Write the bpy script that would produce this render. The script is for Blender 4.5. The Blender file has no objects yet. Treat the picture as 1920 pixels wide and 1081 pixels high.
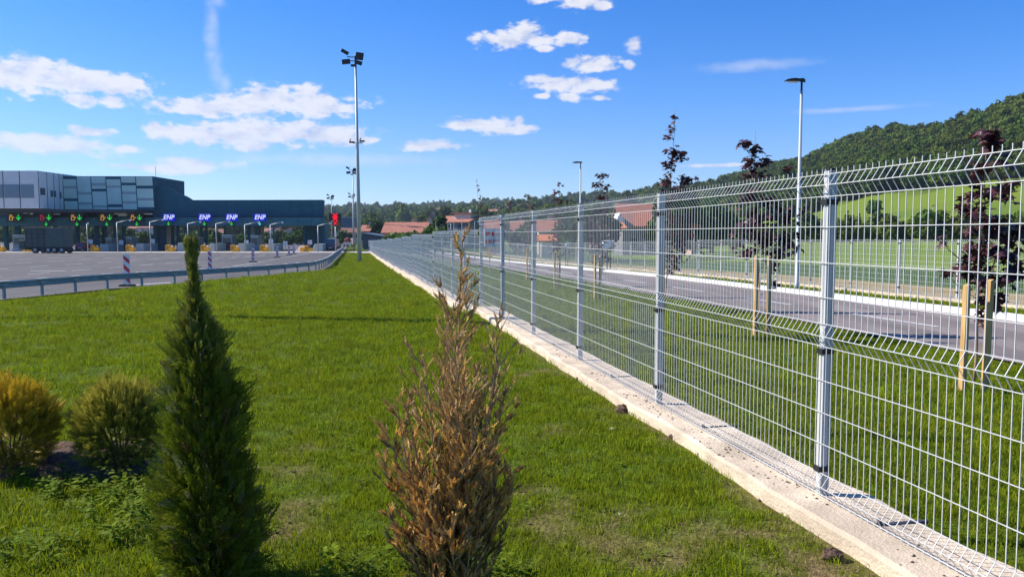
import bpy, math, random
import numpy as np
rng = np.random.default_rng(7); random.seed(7)
SC = bpy.context.scene; COL = SC.collection
# ------------------------------------------------------------ camera
F = 1450.0; EYE = 1.6; PITCH = math.atan(100.5/F); YAW = math.radians(11.5)
cp, sp = math.cos(PITCH), math.sin(PITCH); cy, sy = math.cos(YAW), math.sin(YAW)
cd = bpy.data.cameras.new('camera'); cam = bpy.data.objects.new('camera', cd); COL.objects.link(cam)
cam.location = (0, 0, EYE); cam.rotation_euler = (math.pi/2-PITCH, 0, 0)
cd.sensor_width = 36; cd.lens = F/1920*36; cd.clip_start = 0.05; cd.clip_end = 12000
SC.camera = cam
SC.view_settings.view_transform = 'Standard'; SC.view_settings.look = 'None'
SC.view_settings.exposure = 0.75; SC.view_settings.gamma = 1
# ------------------------------------------------------------ light
SUN_EL = math.radians(40); SUNV = (-0.985, 0.172)     # horizontal direction towards the sun
sd = bpy.data.lights.new('sun', 'SUN'); sd.energy = 5.0; sd.angle = math.radians(0.5); sd.color = (1, .93, .82)
sun = bpy.data.objects.new('sun', sd); COL.objects.link(sun)
_se, _ce = math.sin(SUN_EL), math.cos(SUN_EL)
from mathutils import Vector, Matrix
sun.rotation_euler = Vector((SUNV[0]*_ce, SUNV[1]*_ce, _se)).to_track_quat('Z', 'Y').to_euler()
W = bpy.data.worlds.new('World'); SC.world = W; W.use_nodes = True
wt = W.node_tree; wt.nodes.clear()
def wn(t, **k):
    n = wt.nodes.new(t)
    for a, b in k.items(): setattr(n, a, b)
    return n
def wl(a, b): wt.links.new(a, b)
def wmath(op, a, b=None, clamp=False):
    n = wn('ShaderNodeMath', operation=op, use_clamp=clamp)
    for i, v in enumerate((a, b)):
        if v is None: continue
        if isinstance(v, (int, float)): n.inputs[i].default_value = v
        else: wl(v, n.inputs[i])
    return n.outputs[0]
sky = wn('ShaderNodeTexSky', sky_type='NISHITA'); sky.sun_disc = False
sky.sun_elevation = SUN_EL; sky.sun_rotation = math.atan2(SUNV[0], SUNV[1])
sky.air_density = 1.0; sky.dust_density = 0.3; sky.ozone_density = 2.5; sky.altitude = 200
hs = wn('ShaderNodeHueSaturation'); hs.inputs['Saturation'].default_value = 1.32; hs.inputs['Hue'].default_value = 0.505
tint = wn('ShaderNodeMix', data_type='RGBA', blend_type='MULTIPLY'); tint.inputs[0].default_value = 1; wl(sky.outputs[0], tint.inputs[6]); tint.inputs[7].default_value = (.80, .90, 1.14, 1)
wl(tint.outputs[2], hs.inputs['Color'])
tc = wn('ShaderNodeTexCoord'); sep = wn('ShaderNodeSeparateXYZ'); wl(tc.outputs['Generated'], sep.inputs[0])
az = wmath('ARCTAN2', sep.outputs[0], sep.outputs[1]); el = wmath('ARCSINE', sep.outputs[2])
cmb = wn('ShaderNodeCombineXYZ'); wl(az, cmb.inputs[0]); wl(el, cmb.inputs[1])
def azel(px, py):
    u, v = (px-960)/F, (540.5-py)/F
    d = Vector((u, cp+v*sp, -sp+v*cp)).normalized()
    return math.atan2(d.x, d.y), math.asin(d.z)
# warped coordinate for ragged cloud edges
nz = wn('ShaderNodeTexNoise', noise_dimensions='3D'); nz.inputs['Scale'].default_value = 26; nz.inputs['Detail'].default_value = 6; nz.inputs['Roughness'].default_value = .6
mp = wn('ShaderNodeMapping'); mp.inputs['Scale'].default_value = (1, 1.9, 1); wl(cmb.outputs[0], mp.inputs[0]); wl(mp.outputs[0], nz.inputs['Vector'])
n2 = wn('ShaderNodeTexNoise', noise_dimensions='3D'); n2.inputs['Scale'].default_value = 75; n2.inputs['Detail'].default_value = 4
wl(mp.outputs[0], n2.inputs['Vector'])
def field(blobs):
    acc = None
    for px, py, w, h in blobs:
        a, e = azel(px, py)
        s = wn('ShaderNodeVectorMath', operation='SUBTRACT'); wl(cmb.outputs[0], s.inputs[0]); s.inputs[1].default_value = (a, e, 0)
        m = wn('ShaderNodeVectorMath', operation='MULTIPLY'); wl(s.outputs[0], m.inputs[0])
        m.inputs[1].default_value = (F/w*.93, F/h*.93, 0)
        l = wn('ShaderNodeVectorMath', operation='LENGTH'); wl(m.outputs[0], l.inputs[0])
        acc = l.outputs['Value'] if acc is None else wmath('MINIMUM', acc, l.outputs['Value'])
    return acc
solid = [(30,142,75,24),(75,132,42,24),(140,152,75,24),(200,158,60,20),(235,158,30,16),(10,130,30,14),
 (155,186,28,13),(208,192,24,12),(345,200,48,17),(395,205,40,15),(470,196,70,22),(520,185,60,24),(590,196,75,22),(640,205,30,14),
 (575,172,26,14),(655,187,22,6),(330,248,55,17),(290,236,12,8),(420,252,90,22),(520,250,100,22),(610,256,80,19),(690,262,22,7),(470,274,35,8),
 (1085,2,50,13),(1130,10,26,10),(1030,-2,30,8),(945,76,48,16),(985,62,34,18),(1010,76,34,10),(1066,73,30,12),(1020,91,16,7),
 (1075,118,22,9),(1115,121,40,15),(1060,158,64,14),(1105,162,52,13),(1012,150,24,9),(1070,183,22,8),(1125,184,22,5),(1014,180,15,5),
 (880,232,40,13),(925,238,50,14),(975,242,30,9),(780,276,30,8),(830,274,38,7),(168,247,34,8)]
soft = [(90,270,85,17),(50,262,60,12),(360,308,60,13),(310,316,70,8),(1188,85,16,13),(1180,123,10,7),(240,280,22,6),(972,225,10,6),
 (800,272,60,9),(1350,310,60,3)]
faint = [(398,30,14,40),(396,80,14,50),(406,130,16,34),(422,160,14,24),(408,0,16,20),(1420,122,110,12),(1600,205,120,6),(650,300,260,14)]
def cloud(blobs, lo, hi, amp, amp2):
    f = wmath('SUBTRACT', 1.0, field(blobs))
    a = wmath('MULTIPLY', wmath('SUBTRACT', nz.outputs['Fac'], .5), amp)
    b = wmath('MULTIPLY', wmath('SUBTRACT', n2.outputs['Fac'], .5), amp2)
    f = wmath('ADD', f, wmath('ADD', a, b))
    r = wn('ShaderNodeMapRange', interpolation_type='SMOOTHSTEP'); wl(f, r.inputs[0])
    r.inputs[1].default_value = lo; r.inputs[2].default_value = hi
    return r.outputs[0], f
cs, fs = cloud(solid, -.20, .50, 2.6, 1.4)
cf, _ = cloud(soft, -.28, .5, 2.2, .9); cf = wmath('MULTIPLY', cf, .85)
cw, _ = cloud(faint, -.1, 1.0, 1.2, .3); cw = wmath('MULTIPLY', cw, .34)
mask = wmath('MAXIMUM', wmath('MAXIMUM', wmath('MULTIPLY', cs, .93), cf), cw)
nz3 = wn('ShaderNodeTexNoise', noise_dimensions='3D'); nz3.inputs['Scale'].default_value = 26; nz3.inputs['Detail'].default_value = 6; nz3.inputs['Roughness'].default_value = .6
mp3 = wn('ShaderNodeMapping'); mp3.inputs['Scale'].default_value = (1, 1.9, 1); mp3.inputs['Location'].default_value = (-.006, .022, 0); wl(cmb.outputs[0], mp3.inputs[0]); wl(mp3.outputs[0], nz3.inputs['Vector'])
ccol = wn('ShaderNodeValToRGB'); wl(wmath('ADD', wmath('MULTIPLY', wmath('SUBTRACT', nz.outputs['Fac'], nz3.outputs['Fac']), 3.2), .72), ccol.inputs[0])  # cloud shading painted in: bright and grey sides from offset noise
ccol.color_ramp.elements[0].position = .0; ccol.color_ramp.elements[0].color = (3.7, 4.0, 5.0, 1)
ccol.color_ramp.elements[1].position = .95; ccol.color_ramp.elements[1].color = (5.8, 5.7, 5.9, 1)
mix = wn('ShaderNodeMix', data_type='RGBA'); wl(mask, mix.inputs[0]); wl(hs.outputs[0], mix.inputs[6]); wl(ccol.outputs[0], mix.inputs[7])
bg = wn('ShaderNodeBackground'); bg.inputs['Strength'].default_value = 0.098
wl(mix.outputs[2], bg.inputs[0]); wo = wn('ShaderNodeOutputWorld'); wl(bg.outputs[0], wo.inputs[0])

# ------------------------------------------------------------ helpers
def at(px, py, d):
    u, v = (px-960)/F, (540.5-py)/F
    k = d/(cp+v*sp)
    return Vector((u*k, d, EYE+(-sp+v*cp)*k))
def fr(s, l): return (l*cy - s*sy, s*cy + l*sy)          # fence frame -> world
def sl(X, Y): return Y*cy - X*sy, X*cy + Y*sy
def tag(o, label=None, cat=None, group=None, kind=None):
    if label: o['label'] = label
    if cat: o['category'] = cat
    if group: o['group'] = group
    if kind: o['kind'] = kind
    return o
def thing(name, label, cat, loc=(0,0,0), rz=0, group=None):
    o = bpy.data.objects.new(name, None); COL.objects.link(o); o.location = loc; o.rotation_euler = (0,0,rz)
    o.empty_display_size = .2
    return tag(o, label, cat, group)
def mesh_np(name, V, Q=None, T=None, mat=None, parent=None, col=None, smooth=False, link=True, mats=None, midx=None):
    V = np.asarray(V, dtype=np.float32).reshape(-1, 3); me = bpy.data.meshes.new(name)
    nq = 0 if Q is None else len(Q); nt = 0 if T is None else len(T)
    me.vertices.add(len(V)); me.vertices.foreach_set('co', V.ravel())
    idx = np.concatenate([np.asarray(a, dtype=np.int32).ravel() for a in (Q, T) if a is not None and len(a)])
    me.loops.add(len(idx)); me.loops.foreach_set('vertex_index', idx)
    st = np.concatenate([np.arange(nq)*4, nq*4+np.arange(nt)*3]).astype(np.int32)
    me.polygons.add(nq+nt); me.polygons.foreach_set('loop_start', st)
    if mats:
        for m in mats: me.materials.append(m)
        me.polygons.foreach_set('material_index', np.asarray(midx, dtype=np.int32))
    elif mat: me.materials.append(mat)
    if smooth: me.polygons.foreach_set('use_smooth', np.ones(nq+nt, dtype=bool))
    me.update(calc_edges=True)
    if col is not None:
        ca = me.color_attributes.new('col', 'FLOAT_COLOR', 'POINT')
        c4 = np.ones((len(V), 4), dtype=np.float32); c4[:, :3] = col; ca.data.foreach_set('color', c4.ravel())
    o = bpy.data.objects.new(name, me)
    if link: COL.objects.link(o)
    if parent: o.parent = parent
    return o
class MB:
    def __init__(s): s.V=[]; s.Fc=[]; s.M=[]; s.m=0
    def add(s, vs, fs):
        n=len(s.V); s.V += [tuple(v) for v in vs]; s.Fc += [[i+n for i in f] for f in fs]; s.M += [s.m]*len(fs); return s
    def box(s, x0,x1,y0,y1,z0,z1, rz=0, c=None):
        vs=[(x,y,z) for z in (z0,z1) for y in (y0,y1) for x in (x0,x1)]
        if rz:
            cx,cyy = c if c else ((x0+x1)/2,(y0+y1)/2); a,b=math.cos(rz),math.sin(rz)
            vs=[(cx+(x-cx)*a-(y-cyy)*b, cyy+(x-cx)*b+(y-cyy)*a, z) for x,y,z in vs]
        return s.add(vs, [(0,2,3,1),(4,5,7,6),(0,1,5,4),(2,6,7,3),(0,4,6,2),(1,3,7,5)])
    def tube(s, pts, rad, n=6, cap=True, up=None):
        pts=[Vector(p) for p in pts]; R = rad if isinstance(rad,(list,tuple)) else [rad]*len(pts)
        vs=[]; fs=[]
        for i,p in enumerate(pts):
            t=(pts[min(i+1,len(pts)-1)]-pts[max(i-1,0)]).normalized()
            a = Vector((0,0,1)) if abs(t.z)<.9 else Vector((0,1,0))
            u=t.cross(a).normalized(); w=t.cross(u)
            for k in range(n):
                an=2*math.pi*(k+.5)/n; vs.append(p+(u*math.cos(an)+w*math.sin(an))*R[i])
        for i in range(len(pts)-1):
            for k in range(n): fs.append((i*n+k, i*n+(k+1)%n, (i+1)*n+(k+1)%n, (i+1)*n+k))
        if cap: fs += [tuple(range(n))[::-1], tuple((len(pts)-1)*n+k for k in range(n))]
        return s.add(vs, fs)
    def prism(s, poly, y0, y1):       # polygon in x,z, extruded along y
        n=len(poly); vs=[(x,y0,z) for x,z in poly]+[(x,y1,z) for x,z in poly]
        return s.add(vs, [tuple(range(n)), tuple(range(n,2*n))[::-1]]+[(i+n,(i+1)%n+n,(i+1)%n,i) for i in range(n)])
    def prismz(s, poly, z0, z1):
        n=len(poly); vs=[(x,y,z0) for x,y in poly]+[(x,y,z1) for x,y in poly]
        return s.add(vs, [tuple(range(n))[::-1], tuple(range(n,2*n))]+[(i,(i+1)%n,(i+1)%n+n,i+n) for i in range(n)])
    def blob(s, c, r, n=10, m=7, j=.0):
        vs=[]; fs=[]
        for i in range(m+1):
            for k in range(n):
                th=math.pi*i/m; ph=2*math.pi*k/n; q=1+random.uniform(-j,j)
                vs.append((c[0]+r[0]*q*math.sin(th)*math.cos(ph), c[1]+r[1]*q*math.sin(th)*math.sin(ph), c[2]+r[2]*q*math.cos(th)))
        for i in range(m):
            for k in range(n): fs.append((i*n+k, (i+1)*n+k, (i+1)*n+(k+1)%n, i*n+(k+1)%n))
        return s.add(vs, fs)
    def build(s, name, mat, parent=None, smooth=False, link=True, bevel=0):
        me=bpy.data.meshes.new(name); me.from_pydata(s.V, [], s.Fc)
        for m in (mat if isinstance(mat,(list,tuple)) else [mat]): me.materials.append(m)
        if isinstance(mat,(list,tuple)): me.polygons.foreach_set('material_index', s.M)
        if smooth: me.polygons.foreach_set('use_smooth', [True]*len(me.polygons))
        o=bpy.data.objects.new(name, me)
        if link: COL.objects.link(o)
        if parent: o.parent=parent
        if bevel:
            b=o.modifiers.new('bevel','BEVEL'); b.width=bevel; b.segments=2; b.limit_method='ANGLE'
        return o
def copy_tree(o, parent=None):
    c=o.copy(); COL.objects.link(c)
    if parent: c.parent=parent
    for ch in list(o.children): copy_tree(ch, c)
    return c
# ------------------------------------------------------------ materials
MATS={}
def mat(name, col, rough=.6, metal=0, col2=None, scale=8, detail=4, bump=0, bscale=40, spec=.4, emit=None, es=1, transl=0, attr=False, obj=True, var=0, alpha=None, stretch=None, contrast=(.35,.65), streak=None):
    m=bpy.data.materials.new(name); m.use_nodes=True; t=m.node_tree; b=t.nodes['Principled BSDF']; L=t.links.new
    b.inputs['Roughness'].default_value=rough; b.inputs['Metallic'].default_value=metal
    b.inputs['Specular IOR Level'].default_value=spec
    b.inputs['Base Color'].default_value=(*col,1)
    out=None
    tcn=t.nodes.new('ShaderNodeTexCoord'); vec=tcn.outputs['Object']
    if stretch:
        mpn=t.nodes.new('ShaderNodeMapping'); mpn.inputs['Scale'].default_value=stretch; L(vec,mpn.inputs[0]); vec=mpn.outputs[0]
    if attr:
        a=t.nodes.new('ShaderNodeAttribute'); a.attribute_name='col'; out=a.outputs['Color']
    if col2 is not None:
        n=t.nodes.new('ShaderNodeTexNoise'); n.inputs['Scale'].default_value=scale; n.inputs['Detail'].default_value=detail; n.inputs['Roughness'].default_value=.65; L(vec,n.inputs['Vector'])
        r=t.nodes.new('ShaderNodeMapRange'); L(n.outputs['Fac'],r.inputs[0]); r.inputs[1].default_value=contrast[0]; r.inputs[2].default_value=contrast[1]
        x=t.nodes.new('ShaderNodeMix'); x.data_type='RGBA'; L(r.outputs[0],x.inputs[0])
        if out is not None:
            k=t.nodes.new('ShaderNodeMix'); k.data_type='RGBA'; k.blend_type='MULTIPLY'; k.inputs[0].default_value=1
            x.inputs[6].default_value=(*col,1); x.inputs[7].default_value=(*col2,1)
            L(out,k.inputs[6]); L(x.outputs[2],k.inputs[7]); out=k.outputs[2]
        else:
            x.inputs[6].default_value=(*col,1); x.inputs[7].default_value=(*col2,1); out=x.outputs[2]
    if var:
        oi=t.nodes.new('ShaderNodeObjectInfo'); h=t.nodes.new('ShaderNodeHueSaturation')
        r=t.nodes.new('ShaderNodeMapRange'); L(oi.outputs['Random'],r.inputs[0]); r.inputs[3].default_value=1-var; r.inputs[4].default_value=1+var
        L(r.outputs[0],h.inputs['Value'])
        r2=t.nodes.new('ShaderNodeMapRange'); mm=t.nodes.new('ShaderNodeMath'); mm.operation='FRACT'; m3=t.nodes.new('ShaderNodeMath'); m3.operation='MULTIPLY'; m3.inputs[1].default_value=7.3
        L(oi.outputs['Random'],m3.inputs[0]); L(m3.outputs[0],mm.inputs[0]); L(mm.outputs[0],r2.inputs[0]); r2.inputs[3].default_value=.5-var*.06; r2.inputs[4].default_value=.5+var*.06
        L(r2.outputs[0],h.inputs['Hue'])
        if out is not None: L(out,h.inputs['Color'])
        else: h.inputs['Color'].default_value=(*col,1)
        out=h.outputs[0]
    if streak:
        m2=t.nodes.new('ShaderNodeMapping'); m2.inputs['Scale'].default_value=streak[0]; m2.inputs['Rotation'].default_value=(0,0,streak[2]); L(tcn.outputs['Object'],m2.inputs[0])
        n=t.nodes.new('ShaderNodeTexNoise'); n.inputs['Scale'].default_value=1; n.inputs['Detail'].default_value=6; n.inputs['Roughness'].default_value=.6; L(m2.outputs[0],n.inputs['Vector'])
        r=t.nodes.new('ShaderNodeMapRange'); L(n.outputs['Fac'],r.inputs[0]); r.inputs[1].default_value=.40; r.inputs[2].default_value=.62; r.inputs[3].default_value=1-streak[1]; r.inputs[4].default_value=1.08
        k=t.nodes.new('ShaderNodeMix'); k.data_type='RGBA'; k.blend_type='MULTIPLY'; k.inputs[0].default_value=1; L(out,k.inputs[6]); L(r.outputs[0],k.inputs[7]); out=k.outputs[2]
    if out is not None: L(out,b.inputs['Base Color'])
    if bump:
        n=t.nodes.new('ShaderNodeTexNoise'); n.inputs['Scale'].default_value=bscale; n.inputs['Detail'].default_value=5; L(vec,n.inputs['Vector'])
        bn=t.nodes.new('ShaderNodeBump'); bn.inputs['Strength'].default_value=bump; bn.inputs['Distance'].default_value=.02; L(n.outputs['Fac'],bn.inputs['Height']); L(bn.outputs[0],b.inputs['Normal'])
    if emit: b.inputs['Emission Color'].default_value=(*emit,1); b.inputs['Emission Strength'].default_value=es
    if transl:
        tr=t.nodes.new('ShaderNodeBsdfTranslucent'); ms=t.nodes.new('ShaderNodeMixShader'); ms.inputs[0].default_value=transl
        if out is not None: L(out,tr.inputs[0])
        else: tr.inputs[0].default_value=(*col,1)
        L(b.outputs[0],ms.inputs[1]); L(tr.outputs[0],ms.inputs[2]); L(ms.outputs[0],t.nodes['Material Output'].inputs[0])
    MATS[name]=m; return m
M_wire = mat('wire_paint',(.60,.61,.59),.45,.1,(.50,.51,.51),30)
M_post = mat('post_paint',(.56,.56,.55),.45,.1,(.46,.47,.48),9,stretch=(1,1,.3))
M_black= mat('black_plastic',(.015,.015,.017),.5)
M_conc = mat('concrete',(.68,.56,.41),.9,0,(.50,.41,.30),3.5,6,.45,60,contrast=(.3,.72),streak=((2.2,2.2,5),.22,0))
M_galv = mat('galvanised',(.30,.32,.33),.5,.4,(.22,.25,.27),3)
M_rail = mat('rail_steel',(.25,.32,.34),.5,.35,(.20,.26,.29),4)
M_mast = mat('mast_steel',(.46,.50,.51),.5,.3,(.38,.42,.44),3,stretch=(1,1,.2))
M_asph = mat('asphalt',(.112,.104,.100),.9,0,(.080,.075,.074),.35,8,.3,80,contrast=(.3,.7),streak=((.55,.05,1),.25,0))
M_asph2= mat('asphalt_lane',(.25,.205,.185),.9,0,(.185,.155,.143),.5,8,.3,80,contrast=(.3,.7),streak=((1.1,.09,1),.28,YAW))
M_apron= mat('apron_concrete',(.50,.47,.43),.9,0,(.40,.38,.35),.4,5)
M_line = mat('road_paint',(.72,.72,.70),.7,0,(.45,.44,.43),2.2,8,contrast=(.3,.75))
M_kerb = mat('kerb_white',(.78,.77,.75),.8,0,(.62,.60,.57),4,6)
M_grass= mat('grass_blades',(.25,.295,.010),.75,0,(.130,.188,.006),1.6,4,spec=.12,transl=.42,var=.30)
M_dry  = mat('dry_grass',(.30,.24,.10),.7,0,transl=.3,var=.2)
M_weed = mat('weed_leaf',(.15,.21,.008),.75,0,(.09,.14,.006),30,2,spec=.15,transl=.3,var=.25)
M_thuja= mat('thuja_foliage',(1,1,1),.55,0,(.75,.75,.75),14,2,spec=.25,transl=.25,attr=True)
M_bark = mat('bark',(.16,.11,.075),.9,0,(.09,.06,.04),30,4,.4,60)
M_twig = mat('twig',(.36,.25,.16),.85,0,(.24,.16,.10),40)
M_maple= mat('maple_leaf',(.11,.040,.045),.42,0,(.055,.020,.026),9,2,spec=.35,transl=.2)
M_stake= mat('stake_wood',(.58,.37,.14),.8,0,(.33,.20,.08),14,5,.2,30,stretch=(1,1,.12))
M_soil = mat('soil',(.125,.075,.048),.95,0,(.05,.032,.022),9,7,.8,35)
M_blue = mat('steel_blue_cladding',(.022,.115,.155),.5,0,(.018,.098,.130),.8,2,spec=.08)
M_blue2= mat('beam_cladding',(.045,.150,.180),.5,0,(.036,.128,.155),.8,2,spec=.08)
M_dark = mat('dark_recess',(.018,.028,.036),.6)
M_grey = mat('grey_panel',(.82,.78,.70),.5,0,(.74,.70,.64),.6,2,spec=.15)
M_grey2= mat('grey_green_panel',(.60,.74,.61),.5,0,(.54,.67,.56),.5,2,spec=.15)
M_grey3= mat('mid_band',(.34,.40,.37),.5)
M_win  = mat('window_glass',(.045,.07,.09),.12,0,spec=.8)
M_win2 = mat('blue_glass',(.13,.19,.24),.2,0,spec=.7)
M_white= mat('white_paint',(.78,.78,.77),.5,0,(.68,.68,.67),3)
M_yell = mat('yellow_plastic',(.90,.42,.01),.5,0,(.78,.34,.01),6)
M_redp = mat('red_paint',(.62,.03,.04),.5)
M_orng = mat('red_sign',(.75,.05,.03),.5)
M_bsign= mat('blue_sign',(.005,.01,.45),.4,0,emit=(.0,.003,.55),es=.3)
M_letter=mat('white_letters',(.8,.8,.8),.5,emit=(1,1,1),es=.3)
M_green= mat('green_led',(0,.3,.02),.5,emit=(.02,.80,.08),es=.42)
M_cyan = mat('cyan_led',(0,.3,.3),.5,emit=(.05,.75,.9),es=.5)
M_ledr = mat('red_led',(.4,0,0),.5,emit=(.95,.01,.03),es=.5)
M_ledy = mat('amber_led',(.5,.3,0),.5,emit=(1,.50,.08),es=.38)
M_leddr= mat('dim_red_led',(.3,0,.02),.5,emit=(.45,.02,.05),es=.5)
M_roof = mat('clay_tiles',(.40,.165,.11),.85,0,(.29,.12,.08),1.3,6,.3,12)
M_roof2= mat('dark_tiles',(.22,.09,.065),.85,0,(.16,.07,.05),1.3,6)
M_wallw= mat('pale_render',(.62,.55,.46),.9,0,(.52,.46,.38),.8)
M_wallg= mat('grey_render',(.20,.19,.21),.9,0,(.15,.145,.16),1.2,6)
M_wallp= mat('pink_render',(.55,.36,.28),.9,0,(.46,.30,.24),.8)
M_tarp = mat('truck_tarp',(.075,.095,.075),.7,0,(.055,.07,.058),1.5)
M_truckd=mat('truck_chassis',(.02,.022,.028),.6)
M_van  = mat('van_paint',(.02,.045,.075),.3,0,spec=.6)
M_rubber=mat('rubber',(.02,.02,.02),.8)
M_leafA= mat('tree_foliage',(.075,.125,.022),.65,0,(.035,.07,.014),.9,3,spec=.2,transl=.25,attr=True)
M_forest=mat('forest_foliage',(.10,.145,.016),.7,0,(.042,.075,.012),.35,3,spec=.1,transl=.2,var=.45)
M_stone= mat('stone',(.55,.52,.46),.9,0,(.35,.33,.3),20)
# ------------------------------------------------------------ terrain
smooth = lambda t: (lambda q: q*q*(3-2*q))(np.clip(t,0,1))
HS=[-40,15.5,19,26,36,43,50,63,80,115,150,300,900]; HZ=[0,0,-.27,-.37,-.47,-.56,-.66,-.82,-1.0,-1.3,-1.5,-1.6,-1.6]
RS=[-40,14,33,50,70,150,300]; RZ=[-.2,-.2,-.32,-.6,-.88,-1.5,-1.6]
LS=[-40,10,36.1,41.9,45.3,53.2,59.3,70,150,400]; LZ=[-34,-27,-14.5,-12.3,-9.6,-5.0,-2.9,-2.4,-2.0,-2.0]
hg=lambda s: np.interp(s,HS,HZ); hr=lambda s: np.interp(s,RS,RZ); lrail=lambda s: np.interp(s,LS,LZ)
zr=lambda Y: -1.06-.0013*np.clip(Y,-20,400)
PXT=[-3500,-1200,0,600,700,900,1000,1130,1240,1300,1400,1500,1640,1720,1920,2300,3800]
CY =[400,396,392,389,389,382,379,370,353,343,321,297,247,246,188,110,170]
CR =[1800,1800,1800,1700,1650,1450,1300,1100,900,850,740,640,560,520,470,460,500]
R0 =[420,420,420,420,430,450,430,380,330,300,250,220,205,200,190,185,185]
def vnoise(x,y,seed=0):
    def h(i,j):
        v=np.sin(i*127.1+j*311.7+seed*74.7)*43758.5453; return v-np.floor(v)
    i=np.floor(x); j=np.floor(y); fx=x-i; fy=y-j; fx=fx*fx*(3-2*fx); fy=fy*fy*(3-2*fy)
    return (h(i,j)*(1-fx)+h(i+1,j)*fx)*(1-fy)+(h(i,j+1)*(1-fx)+h(i+1,j+1)*fx)*fy
def fbm(x,y,o=4,seed=0): return sum(vnoise(x*2**k,y*2**k,seed+k)*.5**(k+1) for k in range(o))/(1-.5**o)
def polar_px(X,Y):
    a=np.arctan2(X,Y); a=np.clip(a,-1.2,1.2); return 960+F*np.tan(a)
def ground(X,Y):
    X=np.asarray(X,float); Y=np.asarray(Y,float)
    s=Y*cy-X*sy; l=X*cy+Y*sy; r=np.hypot(X,Y)
    zl=hg(s); lr=lrail(s); lu=np.interp(s,[0,16,30,60],[-7,-12,-6,1])
    left=(zr(Y)-.05)+(zl-(zr(Y)-.05))*smooth((l-lr-.3)/(lu-lr-.3))
    rt=(hg(s)-.13)+(hr(s)-(hg(s)-.13))*smooth((l-3.2)/5.5) - .10*smooth((l-13.4)/3)
    z=np.where(l<2.55,left,np.where(l>2.85,rt,left+(rt-left)*(l-2.55)/.3))
    px=polar_px(X,Y)
    # gentle rise of the field on the right
    rise=.0125*np.clip(r-26,0,400)*smooth((l-18)/20)*smooth((px-1150)/400)
    z=z+rise
    base=-1.5+ .0125*175*smooth((px-1150)/400)
    k=smooth((r-160)/120)*(1-smooth((px-1150)/300)) ; z=z*(1-k)+(-1.55)*k
    c_y=np.interp(px,PXT,CY); r1=np.interp(px,PXT,CR); r0=np.interp(px,PXT,R0)
    cosa=1/np.sqrt(1+((px-960)/F)**2)
    zc=EYE+(440-c_y)/F*r1*cosa-8.5-2*smooth((1300-px)/500)
    t=(r-r0)/(r1-r0); hill=(zc-base)*np.clip(t,0,1)**1.15*(1+.0*t)
    und=(fbm(X/90,Y/90,3,5)-.5)*14*np.clip(t*3,0,1)*np.clip((1.15-t)*3,0,1)*np.where(px>1300,.8,.9)
    back=np.clip((r-r1)/900,0,1); hill=hill*(1-.75*back*back*(3-2*back))
    z=z+hill+und*(t>0)
    near=np.clip((60-r)/50,0,1); z=z+(fbm(X*1.3,Y*1.3,3,9)-.5)*.05*near*(np.abs(l-2.7)>.4)*((l<8.7)&(l>lr+.8))
    return z
def G(X,Y): return float(ground(np.array([X]),np.array([Y]))[0])
# bare patches in the lawn (world XY, radius)
def gpt(px,py,z=0):
    u, v=(px-960)/F,(540.5-py)/F; k=(EYE-z)/(sp-v*cp); return (u*k, k*(cp+v*sp))
bare=[(gpt(535,885),.28),(gpt(560,955),.22),(gpt(525,980),.25),(gpt(590,840),.15),(gpt(1060,985),.30),(gpt(1040,960),.2),(gpt(1000,925),.15),(gpt(1170,975),.2),
 (gpt(1245,1045),.25),(gpt(1150,1000),.25),(gpt(1380,1000),.3),(gpt(1440,1010),.26),(gpt(1500,1060),.25),(gpt(1560,1075),.3),(gpt(1620,1090),.3),(gpt(1000,700),.25),(gpt(1030,805),.2),(gpt(1350,975),.2)]
bed_c=gpt(150,880); 
def dirt(X,Y):
    X=np.asarray(X,float); Y=np.asarray(Y,float); d=np.zeros_like(X)
    for (a,b),r in bare: d=np.maximum(d,.75*(1-np.hypot(X-a,(Y-b)*.8)/(r*1.1)))
    s=Y*cy-X*sy; l=X*cy+Y*sy
    strip=1-np.abs(l-2.34)/(.16); d=np.maximum(d,np.where((s<14)&(s>-2),strip*.55*np.interp(s,[3,14],[1,.4]),0))
    bx=np.maximum(0,1-np.maximum(np.abs(X-(bed_c[0]-.2))/1.25,np.abs(Y-bed_c[1]-.1)/.42)); bx_=bx*2.5; d=np.maximum(d,bx_)
    nz_=fbm(X*6,Y*6,3,41); return np.clip((d+(nz_-.5)*1.6)*(d>.02)*.58,0,1)
ll=np.concatenate([-20-np.geomspace(1,3200,60)[::-1],np.arange(-20,2.4,.28),[2.42,2.55,2.65,2.75,2.85,2.95],np.arange(3.1,22,.3),22+np.geomspace(.5,3200,75)])
ss=np.concatenate([-2-np.geomspace(.5,1500,25)[::-1],np.arange(-2,22,.22),np.arange(22,160,1.2),160+np.geomspace(1,3300,110)])
LL,SS=np.meshgrid(ll,ss); GX=LL*cy-SS*sy; GY=SS*cy+LL*sy; GZ=ground(GX,GY)
ny,nx=GX.shape; idx=np.arange(nx*ny).reshape(ny,nx)
Q=np.stack([idx[:-1,:-1],idx[:-1,1:],idx[1:,1:],idx[1:,:-1]],-1).reshape(-1,4)
lawn=np.array([.080,.118,.006]); gc=np.tile(lawn,(ny,nx,1))
def blend(mask,c):
    global gc; m=np.clip(mask,0,1)[...,None]; gc=gc*(1-m)+np.array(c)*m
R_=np.hypot(GX,GY); PX=polar_px(GX,GY)
with np.errstate(divide='ignore',invalid='ignore'): IY=440-F*(GZ-EYE)/np.maximum(R_/np.sqrt(1+((PX-960)/F)**2),1)
n1=fbm(GX/25,GY/25,4,3); n3=fbm(GX/70,GY/140,3,11)
n0=fbm(GX*.9,GY*.9,3,21)
blend((n0-.45)*1.2*(R_<70),(.075,.115,.02))
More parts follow.
